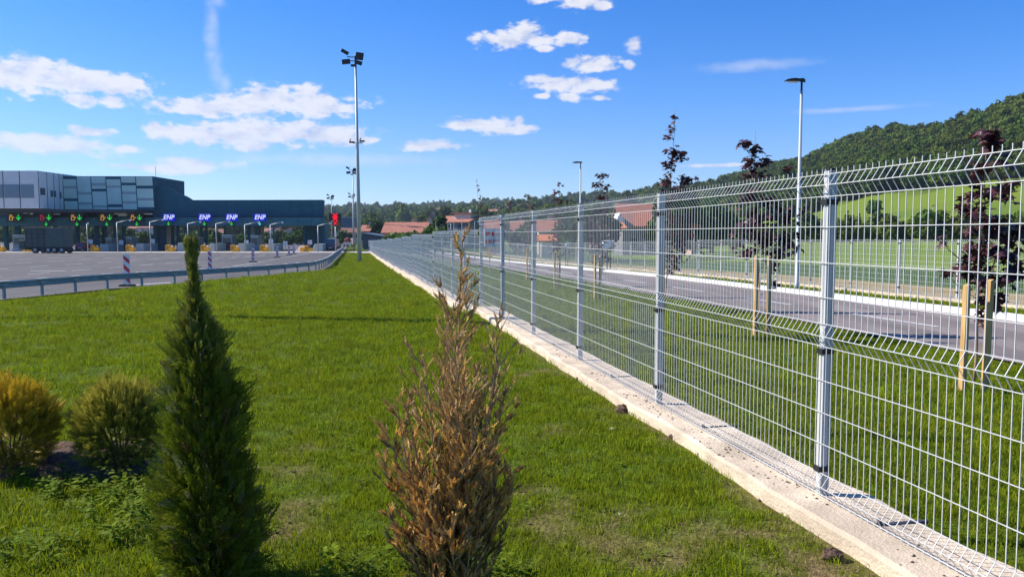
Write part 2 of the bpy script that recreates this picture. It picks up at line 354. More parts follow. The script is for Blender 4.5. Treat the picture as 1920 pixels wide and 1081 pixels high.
far=smooth((R_-140)/60)
blend(far*(PX<1300),(.05,.085,.02)); blend(far*np.clip((n3-.52)*9,0,1)*(PX<1330),(.13,.16,.045))
field_=(LL>17.6)
blend(field_*1.,(.155,.225,.022)); blend(field_*(LL<21.5)*np.clip((fbm(GX*.5,GY*.5,3,2)-.15)*4,0,1),(.33,.25,.12))
blend(field_*smooth((LL-21.3)/.6)*(1-smooth((LL-29)/3)),(.055,.105,.022))
blend(field_*(LL>32)*(np.abs((LL-60)%38)<4)*(R_<180)*.5,(.075,.15,.02))
hillr=(R_>185)*(PX>1250); blend(hillr*1.,(.155,.215,.022)); blend(hillr*np.clip((n1-.5)*7,0,1)*.6,(.075,.135,.02)); 
def meadow_top(px): return np.interp(px,[1300,1400,1480,1540,1600,1640,1760,1920,2300],[436,418,408,388,372,362,350,330,300])
forest_m=hillr*(IY<meadow_top(PX)); blend(forest_m*1.,(.030,.060,.015))
dd=dirt(GX,GY); blend(np.clip(dd*1.6,0,1),(.20,.125,.065))
M_ground=mat('ground_cover',(1.3,1.3,1.3),.95,0,(.55,.55,.55),16,9,1.0,45,attr=True,spec=.1)
gr=mesh_np('ground',np.stack([GX,GY,GZ],-1),Q,None,M_ground,col=gc.reshape(-1,3),smooth=True); tag(gr,kind='structure')
tag(gr,'grassy ground with lawn, field and hillside')
# ------------------------------------------------------------ roads
def strip(name,ls0,ls1,svals,dz,m,zf,nl=2,label=None):
    V=[];Qs=[]
    for s in svals:
        a=ls0(s) if callable(ls0) else ls0; b=ls1(s) if callable(ls1) else ls1
        for k in range(nl):
            l=a+(b-a)*k/(nl-1); X,Y=fr(s,l); V.append((X,Y,zf(s,X,Y)+dz))
    for i in range(len(svals)-1):
        for k in range(nl-1): j=i*nl+k; Qs.append((j,j+1,j+nl+1,j+nl))
    return tag(mesh_np(name,V,np.array(Qs),None,m),label,kind='structure')
# fine rows where the edge bends
rows=list(np.arange(-20,36,4))+list(np.arange(36,62,1.))+list(np.arange(62,420,6))
strip('toll_plaza_road',-320,lambda s:float(lrail(s))+.35,rows,.02,M_asph,lambda s,X,Y:float(zr(Y)),12,'wide grey asphalt toll plaza')
hrn=lambda s: float(hr(s))
strip('access_road',9.0,13.3,list(np.arange(-12,260,3)),.03,M_asph2,lambda s,X,Y:hrn(s),2,'narrow asphalt road beyond the fence')
mb=MB(); sv=list(np.arange(-12,262,3))
for a,b in zip(sv[:-1],sv[1:]):
    vs=[]
    for s in (a,b):
        for l,h in ((13.3,-.1),(13.3,.15),(13.55,.16),(13.55,-.2)):
            X,Y=fr(s,l); vs.append((X,Y,hrn(s)+h))
    mb.add(vs,[(0,4,5,1),(1,5,6,2),(2,6,7,3)])
tag(mb.build('kerb',M_kerb),'white painted kerb along the far side of the narrow road',kind='structure')
# markings
mb=MB()
def dashY(X,y0,y1,w=.14):
    z=lambda y: float(zr(y))+.026; mb.add([(X-w/2,y0,z(y0)),(X+w/2,y0,z(y0)),(X+w/2,y1,z(y1)),(X-w/2,y1,z(y1))],[(0,1,2,3)])
for i in range(16):
    X=-33.3-7.3*i
    for k in range(14):
        y0=42.4+5.35*k+ (i%2)*1.2
        if y0<118: dashY(X,y0,y0+2.7)
for k in range(10):
    y0=62+5.35*k; X=-23.6-.13*(y0-62); dashY(X,y0,y0+2.9,.16)
for k in range(5):
    y0=90+5.3*k; dashY(-34.5,y0,y0+2.7)
P=[(-36,58.3),(-32,58.9)]
mb.add([(-36.2,58.0,float(zr(58))+.027),(-33.6,58.0,float(zr(58))+.027),(-33.6,58.25,float(zr(58))+.027),(-36.2,58.25,float(zr(58))+.027)],[(0,1,2,3)])
mb.add([(-20.8,40.8,float(zr(41))+.027),(-20.6,40.6,float(zr(41))+.027),(-19.2,43.6,float(zr(43))+.027),(-19.4,43.8,float(zr(43))+.027)],[(0,1,2,3)])
mb.add([(-27.5,50.6,float(zr(50))+.027),(-24.2,50.6,float(zr(50))+.027),(-24.2,50.85,float(zr(50))+.027),(-27.5,50.85,float(zr(50))+.027)],[(0,1,2,3)])
tag(mb.build('plaza_lane_markings',M_line),'white dashed lane lines painted on the toll plaza',kind='structure')
mb=MB()
for k in range(22):
    s0=2.7+5.1*k; vs=[]
    for s in (s0,s0+2.6):
        for l in (10.95,11.06):
            X,Y=fr(s,l); vs.append((X,Y,hrn(s)+.036))
    mb.add(vs,[(0,1,3,2)])
tag(mb.build('road_lane_markings',M_line),'thin white dashes along the narrow road',kind='structure')
mb=MB(); y0,y1=121,131
mb.add([(-200,y0,float(zr(y0))+.03),(-24.5,y0+1,float(zr(y0))+.03),(-24.5,y1,float(zr(y1))+.03),(-200,y1,float(zr(y1))+.03)],[(0,1,2,3)])
mb.add([(-24.4,119,float(zr(119))+.03),(-19.0,119,float(zr(119))+.03),(-19.0,150,float(zr(150))+.03),(-24.4,150,float(zr(150))+.03)],[(0,1,2,3)])
tag(mb.build('concrete_apron',M_apron),'pale concrete strip in front of the toll booths',kind='structure')
# ------------------------------------------------------------ scatter helper
def scatter(name,P,rot,scl,idx,protos,label,cat=None,kind='stuff'):
    c=bpy.data.collections.new(name+'_source')
    for o in protos: c.objects.link(o)
    me=bpy.data.meshes.new(name); me.vertices.add(len(P)); me.vertices.foreach_set('co',np.asarray(P,np.float32).ravel())
    a=me.attributes.new('rot','FLOAT_VECTOR','POINT'); a.data.foreach_set('vector',np.asarray(rot,np.float32).ravel())
    a=me.attributes.new('scl','FLOAT_VECTOR','POINT'); a.data.foreach_set('vector',np.asarray(scl,np.float32).ravel())
    a=me.attributes.new('idx','INT','POINT'); a.data.foreach_set('value',np.asarray(idx,np.int32))
    o=bpy.data.objects.new(name,me); COL.objects.link(o)
    ng=bpy.data.node_groups.new(name,'GeometryNodeTree')
    ng.interface.new_socket('Geometry',in_out='INPUT',socket_type='NodeSocketGeometry'); ng.interface.new_socket('Geometry',in_out='OUTPUT',socket_type='NodeSocketGeometry')
    N=ng.nodes.new; gi=N('NodeGroupInput'); go=N('NodeGroupOutput'); ci=N('GeometryNodeCollectionInfo'); io=N('GeometryNodeInstanceOnPoints')
    ci.inputs['Collection'].default_value=c; ci.inputs['Separate Children'].default_value=True; ci.inputs['Reset Children'].default_value=True
    def na(n,t):
        q=N('GeometryNodeInputNamedAttribute'); q.data_type=t; q.inputs['Name'].default_value=n; return [x for x in q.outputs if x.enabled][0]
    er=N('FunctionNodeEulerToRotation'); L=ng.links.new
    L(gi.outputs[0],io.inputs['Points']); L(ci.outputs[0],io.inputs['Instance']); io.inputs['Pick Instance'].default_value=True
    L(na('idx','INT'),io.inputs['Instance Index']); L(na('rot','FLOAT_VECTOR'),er.inputs[0]); L(er.outputs[0],io.inputs['Rotation']); L(na('scl','FLOAT_VECTOR'),io.inputs['Scale'])
    L(io.outputs[0],go.inputs[0])
    md=o.modifiers.new('scatter','NODES'); md.node_group=ng
    return tag(o,label,cat,None,kind)
# ------------------------------------------------------------ grass
def clump(nb,rad,h0,h1,w,m,lean=.5):
    V=[];Qs=[];T=[]
    for b in range(nb):
        a=rng.uniform(0,6.283); r=rad*math.sqrt(rng.uniform()); x,y=r*math.cos(a),r*math.sin(a)
        h=rng.uniform(h0,h1); d=rng.uniform(0,6.283); ln=rng.uniform(.1,lean)*h; dx,dy=math.cos(d)*ln,math.sin(d)*ln
        q=rng.uniform(0,6.283); wx,wy=math.cos(q)*w/2,math.sin(q)*w/2; n=len(V)
        V+=[(x-wx,y-wy,-.01),(x+wx,y+wy,-.01),(x-wx*.8+dx*.35,y-wy*.8+dy*.35,h*.55),(x+wx*.8+dx*.35,y+wy*.8+dy*.35,h*.55),(x+dx,y+dy,h*.95)]
        Qs.append((n,n+1,n+3,n+2)); T.append((n+2,n+3,n+4))
    return mesh_np('clump',V,np.array(Qs),np.array(T),m,link=False)
gp=[clump(34,.085,.014,.044,.0042,M_grass,.9) for _ in range(4)]+[clump(22,.08,.022,.062,.0045,M_grass,1.1) for _ in range(2)]+[clump(12,.08,.012,.04,.003,M_dry,1.4)]
def ring(d0,d1,dens,sc,side):
    # sample polar in view wedge
    A=math.radians(46 if side=='l' else 42); area=A*(d1*d1-d0*d0)*1.0
    n=int(area*dens*1.0); th=rng.uniform(-A,A,n); r=np.sqrt(rng.uniform(d0*d0,d1*d1,n)); X=r*np.sin(th); Y=r*np.cos(th)
    s,l=sl(X,Y)
    if side=='l': k=(l<2.40)&(l>lrail(s)+.45)
    else: k=((l>2.95)&(l<8.95))|((l>13.7)&(l<16.6)&(r<60))
    k&=rng.uniform(size=n)>dirt(X,Y)*1.15
    X,Y=X[k],Y[k]; n=len(X); nn=fbm(X*.6,Y*.6,3,4); S=sc*rng.uniform(.75,1.25,n)*(.85+.35*nn)
    rt=np.stack([rng.normal(0,.12,n),rng.normal(0,.12,n),rng.uniform(0,6.28,n)],-1)
    ix=rng.choice(7,n,p=[.21,.21,.21,.20,.07,.06,.04]); ix=np.where((nn>.62)&(rng.uniform(size=n)<.3),4,ix); dk_=dirt(X,Y); ix=np.where((dk_>.12)&(rng.uniform(size=n)<.5),6,ix); S=S*(1-.45*dk_)
    return np.stack([X,Y,ground(X,Y)],-1),rt,np.stack([S,S,S*rng.uniform(.8,1.1,n)],-1),ix
def merge(ls): return [np.concatenate([a[i] for a in ls]) for i in range(4)]
P,Rt,Sc,Ix=merge([ring(1.8,5,330,1.0,'l'),ring(5,9,190,1.15,'l'),ring(9,16,75,1.5,'l'),ring(16,32,22,2.1,'l'),ring(32,75,6,3.0,'l'),ring(75,150,2.5,4.2,'l')])
scatter('lawn_grass',P,Rt,Sc,Ix,gp,'short green lawn grass on the near side of the fence','grass')
P,Rt,Sc,Ix=merge([ring(3.5,9,200,1.1,'r'),ring(9,16,80,1.5,'r'),ring(16,32,25,2.0,'r'),ring(32,70,6,2.6,'r')])
scatter('verge_grass',P,Rt,Sc,Ix,gp,'short green grass between the fence and the narrow road','grass')
# broad weeds
def weed(n,R):
    V=[];T=[]
    for b in range(n):
        a=rng.uniform(0,6.283); h=rng.uniform(.015,.085)*R/.06; r=rng.uniform(.2,1)*R; c=np.array([r*math.cos(a),r*math.sin(a),h]); Ls=rng.uniform(.009,.019); 
        u=np.array([math.cos(a),math.sin(a),rng.uniform(-.4,.5)])*Ls; w=np.array([-math.sin(a),math.cos(a),rng.uniform(-.3,.3)])*Ls*.55
        k=len(V); V+=[c-u,c-u*.3+w,c+u*.4+w*.9,c+u*1.1,c+u*.4-w*.9,c-u*.3-w]
        T+=[(k,k+1,k+5),(k+1,k+2,k+4),(k+1,k+4,k+5),(k+2,k+3,k+4)]
    return mesh_np('weed',V,None,np.array(T),M_weed,link=False)
wp=[weed(26,.07) for _ in range(3)]+[weed(8,.035)]
Pw=[]
for cx_,cy_,rx,ry,n in [(170,925,120,35,26),(240,985,60,60,12),(60,1040,90,40,6),(690,1070,60,25,6),(270,960,60,60,10),(940,1070,80,20,4)]:
    for _ in range(n):
        q=gpt(cx_+rng.normal()*rx*.6,cy_+rng.normal()*ry*.6); Pw.append((q[0],q[1],1.0+.3*rng.uniform(),rng.integers(0,3)))
for _ in range(1500):
    th=rng.uniform(-.62,.5); r=math.sqrt(rng.uniform(4,200)); X,Y=r*math.sin(th),r*math.cos(th); s,l=sl(X,Y)
    if l<2.3 and fbm(np.array([X*.5]),np.array([Y*.5]),2,8)[0]>.42: Pw.append((X,Y,rng.uniform(.6,1.1),3))
Pw=np.array(Pw); n=len(Pw); Zw=ground(Pw[:,0],Pw[:,1])
scatter('weeds',np.stack([Pw[:,0],Pw[:,1],Zw],-1),np.stack([rng.normal(0,.1,n),rng.normal(0,.1,n),rng.uniform(0,6.28,n)],-1),np.repeat(Pw[:,2:3],3,1),Pw[:,3].astype(int),wp,'broad leaved weeds and clover growing among the lawn grass','weeds')
def crumb():
    mb=MB(); mb.blob((0,0,.3),(1,.8,.6),6,4,.35); return mb.build('crumb',M_crumb,None,link=False)
M_crumb=mat('crumb_soil',(.20,.125,.08),.95,0,(.10,.06,.04),40,3,var=.45)
n=60000; Xc=rng.uniform(-4.5,3.2,n); Yc=rng.uniform(2.2,14,n); dk_=dirt(Xc,Yc); sc_,lc_=sl(Xc,Yc); k=(dk_>.1)&(lc_<2.4)&(rng.uniform(size=n)<dk_*1.3); Xc,Yc=Xc[k],Yc[k]; n=len(Xc); print('crumbs',n)
zz=.003+.012*rng.uniform(size=n)**4
scatter('loose_soil',np.stack([Xc,Yc,ground(Xc,Yc)],-1),rng.uniform(0,3,(n,3)),np.repeat(zz[:,None],3,1)*rng.uniform(.7,1.3,(n,3)),rng.integers(0,3,n),[crumb() for _ in range(3)],'loose brown soil crumbs in the bare patches of the lawn','soil')
# ------------------------------------------------------------ soil bed, clods, stones
def lumpy(name,cx_,cy_,rx,ry,h,label,seed,m=M_soil):
    n=46; V=[];Qs=[]
    for i in range(n):
        for j in range(n):
            u=-1+2*i/(n-1); v=-1+2*j/(n-1); X=cx_+u*rx; Y=cy_+v*ry; e=max(0,1-(u*u)**1.5-(v*v)**1.3)
            V.append((X,Y,G(X,Y)-.03+ (h*min(1,e*2)*(.55+.9*float(fbm(np.array([X*9.]),np.array([Y*9.]),4,seed)[0])-.3)+.03*min(1,e*3))))
    for i in range(n-1):
        for j in range(n-1): k=i*n+j; Qs.append((k,k+n,k+n+1,k+1))
    return tag(mesh_np(name,V,np.array(Qs),None,m,smooth=False),label,kind='structure')
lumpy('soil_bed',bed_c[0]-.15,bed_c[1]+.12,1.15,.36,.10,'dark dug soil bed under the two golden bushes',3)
def clod(px,py,r,label,z=0,m=M_soil,nm='soil_clod',cat='clod',g=None):
    x,y=gpt(px,py,z); mb=MB(); mb.blob((0,0,r*.45),(r,r*.85,r*.7),12,8,.22); o=mb.build(nm,m); o.location=(x,y,G(x,y)-.005); tag(o,label,cat,g)
clod(1168,772,.065,'large dark brown soil clod against the concrete footing left of the second near post')
clod(1085,712,.035,'small soil clod at the foot of the concrete footing')
clod(1262,822,.04,'low soil clod beside the footing just right of the biggest clod')
clod(1560,1050,.05,'brown soil clod lying in the bare patch at the lower right')
clod(1148,803,.022,'small pale stone lying in the grass left of the footing',0,M_stone,'stone','stone')
clod(1163,963,.012,'tiny pale stone in the bare patch in the middle of the lawn',0,M_stone,'stone','stone')
# ------------------------------------------------------------ near fence
wires_h=[.005,.067,.128,.30,.48,.665,.86,.925,.99,1.14,1.336,1.54,1.71,1.772,1.835]
fold={.067:-.042,.925:-.042,1.772:-.042}
def off(h): return fold.get(h,0.)
def panel_mesh(L=2.44,nw=49,r=.0025):
    mb=MB(); prof=[(0,-.01),(.005,0),(.067,-.042),(.128,0),(.86,0),(.925,-.042),(.99,0),(1.71,0),(1.772,-.042),(1.835,0),(1.865,0)]
    for i in range(nw):
        y=.03+(L-.0)*i/(nw-1) ; mb.tube([(o,y,h) for h,o in prof],r,4)
    for h in wires_h: mb.tube([(off(h)-.0045,.0,h),(off(h)-.0045,L+.06,h)],r*1.08,4)
    return mb.build('mesh_panel',M_wire,None,link=False).data
panel=panel_mesh()
def post_mesh(h=1.862):
    mb=MB(); w=.028; d=.024
    # H profile with grooves
    pts=[(-w,-d),(-.018,-d),(-.018,-d+.006),(-.007,-d+.006),(-.007,-d),(.007,-d),(.007,-d+.006),(.018,-d+.006),(.018,-d),(w,-d),(w,d),(-w,d)]
    pts=[(x+.032,y) for x,y in pts]
    mb.prismz(pts,-.1,h)
    return mb.build('post',M_post,None,link=False).data
postm=post_mesh()
mb=MB(); mb.box(.001,.063,-.027,.027,1.862,1.874); capm=mb.build('post_cap',M_black,None,link=False).data
def clipm_(h):
    mb=MB(); mb.box(-.010,.064,-.029,.029,h-.015,h+.015); return mb.build('clip',M_black,None,link=False).data
clips=[clipm_(h) for h in (.150,.835,1.685)]
S0=1.49; DS=2.475; LF=2.617
ftop_s=[0,16.3,26.2,36.1,43.5,50.9,63.3,75.7,88,100.4,115.3,130,150]; ftop_z=[.10,-.15,-.25,-.345,-.45,-.55,-.68,-.80,-.92,-1.03,-1.15,-1.27]
def fbase(s):
    for i in range(len(ftop_z)-1,-1,-1):
        if s>=ftop_s[i]-.3: return ftop_z[i]
    return ftop_z[0]
fence=thing('mesh_fence','long silver welded mesh fence on the concrete footing receding along the lawn','fence',(*fr(S0,LF),0),YAW)
def fl(o,s,z,parent=fence):       # local along-fence placement
    o.location=(0,s-S0,z)
def addobj(name,data,parent):
    o=bpy.data.objects.new(name,data); COL.objects.link(o); o.parent=parent; return o
NP=60
for k in range(NP+1):
    s=S0+DS*k;     zb=max(fbase(s-.6),fbase(s+.6)); p=addobj('post',postm,fence); fl(p,s,zb); p.rotation_euler=(random.gauss(0,.002),random.gauss(0,.003),0)
    c=addobj('post_cap',capm,p)
    if k<26:
        for cm in clips: addobj('clip',cm,p)
    if k<NP:
        q=addobj('mesh_panel',panel,fence); fl(q,s+.0,fbase(s+.6)); q.location.z+=.006; q.rotation_euler=(random.gauss(0,.0012),random.gauss(0,.003),random.gauss(0,.0008))
# footing
mb=MB(); segs=[(-3,0)]+[(ftop_s[i],0) for i in range(1,len(ftop_z))]; ends=ftop_s[1:len(ftop_z)]+[152]
for i,zt in enumerate(ftop_z):
    a=-3 if i==0 else ftop_s[i]-.25; b=ends[i]-.25; n=max(2,int((b-a)/.15)) if i<2 else 6
    vs=[];fs=[]
    prev=None; sv=np.linspace(a,b,n)
    for s in sv:
        w1=(float(fbm(np.array([s*1.7]),np.array([1.]),3,1)[0])-.5); w2=(float(fbm(np.array([s*3.1]),np.array([5.]),3,2)[0])-.5)
        w3=(float(fbm(np.array([s*2.3]),np.array([9.]),3,6)[0])-.5)
        L0=2.415+w1*.09; L1=2.93+w2*.07; zt_=zt-.005
        for l,h in ((L0-.012,zt_-.9),(L0-.006,zt_-.014+w3*.02),(L0+.02,zt_+w3*.006),(2.56,zt_+.0),(2.70,zt_),(L1-.03,zt_+w3*.01),(L1,zt_-.02),(L1+.01,zt_-.9)):
            X,Y=fr(s,l); vs.append((X,Y,h))
    for q in range(len(sv)-1):
        for k in range(7): fs.append((q*8+k,q*8+k+1,(q+1)*8+k+1,(q+1)*8+k))
    fs+=[tuple(range(8))[::-1],tuple((len(sv)-1)*8+k for k in range(8))]
    mb.add(vs,fs)
foot=mb.build('concrete_footing',M_conc,smooth=False); tag(foot,'rough cream concrete footing wall under the near mesh fence','low wall')
M_joint=mat('joint_shade',(.04,.045,.07),.8)  # expansion joints; groove shadow put into the blue-dark colour
mb=MB()
for k,s in enumerate([5.55,7.75,3.47]+[10.2,12.7,15.2]):
    for (l0,l1,hh) in ((2.655,2.94,.004),(2.65,2.665,.03)):
        vs=[]
        for ds in (-.012,.012):
            for l in (l0,l1):
                X,Y=fr(s+ds,l); vs+= [(X,Y,.085),(X,Y,.097+hh)]
        mb.add(vs,[(1,3,7,5),(0,4,6,2),(0,1,5,4),(2,6,7,3),(0,2,3,1),(4,5,7,6)])
    mb.build('expansion_joint',M_joint,foot); mb=MB()
# dirt crumbs on the footing
mb=MB()
for _ in range(420):
    s=rng.uniform(2.0,13); l=float(np.clip(rng.normal(2.56,.07),2.43,2.85)); X,Y=fr(s,l); r=rng.uniform(.003,.009)
    if fbm(np.array([s*1.4]),np.array([2.]),2,3)[0]>.45: mb.blob((X,Y,.095+r*.3),(r*1.3,r,r*.5),5,3,.3)
cr=mb.build('soil_crumbs',M_soil); tag(cr,'dark soil crumbs scattered on top of the concrete footing','soil',kind='stuff')
# small white notice with red writing on the near fence
sg=thing('notice_sign','small white notice with two lines of red writing on the near mesh fence','sign')
sx=14.6; X,Y=fr(sx,LF-.03); sg.location=(X,Y,1.15); sg.rotation_euler=(0,0,YAW+math.radians(25)); sg.location=(X,Y,1.56)
mb=MB(); mb.box(-.19,.19,-.004,.004,-.19,.16); mb.build('plate',M_white,sg)
mb=MB()
for row,z in ((0,.055),(1,-.09)):
    x=-.15
    while x<.15:
        w=random.uniform(.02,.045); mb.box(x,x+w*.35,-.009,-.005,z-.035,z+.035)
        if random.random()<.7: mb.box(x+w*.4,x+w,-.009,-.005,z+random.choice([.02,-.03,0]),z+random.choice([.032,.035]))
        x+=w+.015
mb.build('lettering',M_orng,sg)
# ------------------------------------------------------------ second fence across the road
L2=17.0
f2=thing('mesh_fence','lower silver mesh fence across the narrow road in front of the green field','fence',(*fr(7,L2),0),YAW)
p2=panel_mesh(2.40,33,.0035)
mb=MB(); mb.box(.0,.055,-.025,.025,-.1,1.72); post2=mb.build('post',M_post,None,link=False).data
mb=MB()
for h in (.2,.85,1.6): mb.box(-.012,.062,-.032,.032,h-.02,h+.02)
clip2=mb.build('clip',M_black,None,link=False).data
for k in range(36):
    s=7+2.45*k; zb=hrn(s)-.02; p=addobj('post',post2,f2); p.location=(0,s-7,zb); addobj('clip',clip2,p)
    q=addobj('mesh_panel',p2,f2); q.location=(0,s-7,zb-.02); q.scale=(1,1,.93)
mb=MB()
for k in range(36):
    s=7+2.45*k; vs=[]
    for a in (s,s+2.45):
        for l,h in ((16.85,-.5),(16.85,-.02),(17.12,-.02),(17.12,-.5)):
            X,Y=fr(a,l); vs.append((X,Y,hrn(s)+h))
    mb.add(vs,[(0,4,5,1),(1,5,6,2),(2,6,7,3),(0,1,2,3),(4,7,6,5)])
tag(mb.build('concrete_footing',M_conc),'low pale concrete footing under the fence across the road','low wall')
# ------------------------------------------------------------ fronds
def frond(nleaf,L,w,ang,lw,droop=0.):
    """flat spray in local x(out)/z, returns V,Q"""
    V=[];Qs=[]
    def leaf(p,d,l,wd):
        n=np.array([-d[2],0,d[0]]); k=len(V); mid=p+d*l*.5
        V.extend([p,mid+n*wd+np.array([0,rng.uniform(-1,1)*wd*.6,0]),p+d*l,mid-n*wd+np.array([0,rng.uniform(-1,1)*wd*.6,0])]); Qs.append((k,k+1,k+2,k+3))
    for i in range(nleaf):
        t=(i+.5)/nleaf; p=np.array([L*t,rng.uniform(-1,1)*.003,droop*L*t*t*-1]); l=w*(1-t*.75)*rng.uniform(.75,1.2)*min(1,.5+t*3)
        for sg_ in (-1,1):
            a=ang*sg_*rng.uniform(.8,1.2); d=np.array([math.cos(a),rng.uniform(-.25,.25),math.sin(a)]); leaf(p,d,l,lw)
            if nleaf>6:
                leaf(p+d*l*.45,np.array([math.cos(a*.3),0,math.sin(a*.3)]),l*.6,lw*.9)
    leaf(np.zeros(3),np.array([1,0,0.]),L,lw*.7)
    return np.array(V),np.array(Qs)
def place(protos,pos,dirs,scale,roll,cols):
    Vs=[];Qs=[];Cs=[];n0=0
    for i in range(len(pos)):
        V,Qp=protos[i%len(protos)]; d=dirs[i]/np.linalg.norm(dirs[i]); up=np.array([0,0,1.]) if abs(d[2])<.95 else np.array([1.,0,0])
        y=np.cross(up,d); y/=np.linalg.norm(y); z=np.cross(d,y); a=roll[i]; y2=y*math.cos(a)+z*math.sin(a); z2=-y*math.sin(a)+z*math.cos(a)
        W_=V@np.stack([d,y2,z2])*scale[i]+pos[i]; Vs.append(W_); Qs.append(Qp+n0); n0+=len(V); Cs.append(np.repeat(cols[i][None],len(V),0))
    return np.concatenate(Vs),np.concatenate(Qs),np.concatenate(Cs)
thp=[frond(10,.095,.040,.72,.0027,.1) for _ in range(6)]
# --- green thuja
tx,ty=at(394,900,3.42)[0:2]; TH=[0,.08,.32,.55,.76,.9,1.04,1.185,1.28,1.37,1.44,1.52,1.60]; TR=[.14,.195,.215,.20,.175,.155,.13,.088,.045,.030,.030,.012,.0]
thuja=thing('thuja_tree','tall narrow dark green conifer standing in the lawn at the lower left','conifer',(tx,ty,G(tx,ty)-.02))
N=6200; h=rng.uniform(0,1,N)**1.05*1.59; Rr=np.interp(h,TH,TR); a=rng.uniform(0,6.283,N)
lump=1+.38*(fbm(a*1.6+3,h*8,3,3)-.5)*2+ .12*np.sin(a*3+h*9); q=(rng.uniform(0.1,1,N)**.5); rr=Rr*lump*q-.03
cxo=np.interp(h,[0,1.6],[0,-.058]); pos=np.stack([cxo+rr*np.cos(a),rr*np.sin(a),h],-1)
elv=rng.normal(.95,.25,N)+np.interp(h,[0,1.5],[-.25,.3]); dirs=np.stack([np.cos(a)*np.cos(elv),np.sin(a)*np.cos(elv),np.sin(elv)],-1)+rng.normal(0,.12,(N,3))
sc=rng.uniform(.55,1.1,N)*np.interp(h,[0,1.1,1.3,1.5,1.6],[1.05,.85,.62,.45,.3])*np.where(rng.uniform(size=N)<.04,1.5,1)
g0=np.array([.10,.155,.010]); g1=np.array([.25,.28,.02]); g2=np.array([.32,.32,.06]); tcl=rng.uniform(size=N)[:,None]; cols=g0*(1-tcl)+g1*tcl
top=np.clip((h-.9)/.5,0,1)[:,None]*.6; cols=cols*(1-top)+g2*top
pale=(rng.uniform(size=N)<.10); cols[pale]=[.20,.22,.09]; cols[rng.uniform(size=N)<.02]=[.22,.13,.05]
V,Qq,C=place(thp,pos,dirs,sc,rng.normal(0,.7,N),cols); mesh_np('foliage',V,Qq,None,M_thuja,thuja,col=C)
mb=MB(); mb.tube([(0,0,-.05),(-.005,0,.5),(-.03,0,1.1),(-.056,0,1.60)],[.018,.014,.008,.003],7); mb.build('trunk',M_bark,thuja,smooth=True)
# --- brown dying conifer
bx,by=at(852,1000,3.15)[0:2]
brown=thing('dying_conifer','half dead brown conifer with bare upright twigs standing in front of the lawn centre','conifer',(bx,by,G(bx,by)-.02))
BH=[0,.3,.55,.8,.95,1.1,1.25,1.42,1.58]; BR=[.16,.20,.205,.175,.14,.105,.07,.03,.0]
mb=MB(); fp=[];fd=[];fs_=[];fc=[]
gold=np.array([.80,.50,.13]); rust=np.array([.52,.33,.13]); tan=np.array([.50,.36,.18]); olive=np.array([.15,.15,.04]); dk=np.array([.20,.11,.055])
def twig(p,d,L,r,depth,outer):
    pts=[p]; q=p.copy(); dd=d.copy()
    n=max(3,int(L/.05))
    for i in range(n):
        dd=dd+rng.normal(0,.035 if L<1.5 else .012,3)+np.array([0,0,.05]); dd/=np.linalg.norm(dd); q=q+dd*L/n; pts.append(q.copy())
    mb.tube([tuple(x) for x in pts],[r*(1-.8*i/n)+.0006 for i in range(n+1)],4 if depth else 6,False)
    for i in range(1,n+1):
        t=i/n; hgt=pts[i][2]; dens=.95 if hgt<.70 else (.55 if hgt<.95 else .24)
        if depth<2 and rng.uniform()<(.9 if depth==0 else .7):
            a=rng.uniform(0,6.283); side=np.array([math.cos(a),math.sin(a),0]); nd=dd*.8+side*.5; nd/=np.linalg.norm(nd)
            Rm=np.interp(hgt,BH,BR)
            twig(pts[i],nd,min(L*.42,.10+Rm*1.0)*rng.uniform(.5,1.1)*(1.1-t*.5),r*.55,depth+1,outer)
        for _ in range(5 if depth==2 else 3):
          if rng.uniform()<dens*(1.0 if depth else .8):
            a=rng.uniform(0,6.283); nd=dd*1.1+np.array([math.cos(a),math.sin(a),.2])*.42; fp.append(pts[i]); fd.append(nd); fs_.append(rng.uniform(.55,1.25))
            rad=math.hypot(pts[i][0],pts[i][1])/max(.05,np.interp(hgt,BH,BR)); w=rng.uniform()
            c=gold if w<.42 else rust if w<.62 else tan if w<.84 else dk
            if hgt>.85: c=c*.5+rust*.25+tan*.2
            if (hgt<.85 and rad<.75 and rng.uniform()<.45) or (hgt<.35 and rng.uniform()<.4): c=olive
            fc.append(c*rng.uniform(.85,1.35))
twig(np.array([0,0,0.]),np.array([-.005,0,1.]),1.60,.010,0,False)
for k in range(27):
    a=6.283*k/9+rng.uniform(-.3,.3); hh=rng.uniform(.35,.95) if k%3 else rng.uniform(.9,1.32); Rm=np.interp(hh,BH,BR)*rng.uniform(.5,1.15)
    b=rng.uniform(.02,.28); st=np.array([.04*math.cos(a),.04*math.sin(a),b]); en=np.array([Rm*math.cos(a),Rm*math.sin(a),hh]); d=en-st; Lh=np.linalg.norm(d); d/=Lh
    d=d+np.array([math.cos(a),math.sin(a),-.5])*.18; d/=np.linalg.norm(d); twig(st,d,Lh,.006,0 if k%2 else 1,True)
for k in range(30):
    h0=rng.uniform(.45,1.38); a=rng.uniform(0,6.283); twig(np.array([-.004*h0,0,h0]),np.array([math.cos(a)*.42,math.sin(a)*.42,.9]),(1.62-h0)*rng.uniform(.28,.5),.0025,1,True)
for k in range(60):
    a=rng.uniform(0,6.283); Rm=rng.uniform(.06,.24); st=np.array([.5*Rm*math.cos(a),.5*Rm*math.sin(a),rng.uniform(0,.4)]); twig(st,np.array([math.cos(a)*.35,math.sin(a)*.35,.9]),rng.uniform(.2,.4),.004,1,True)
mb.build('branches',mat('dead_branch',(.46,.28,.13),.85,0,(.30,.18,.09),40),brown)
brp=[frond(8,.046,.013,.45,.0021) for _ in range(5)]
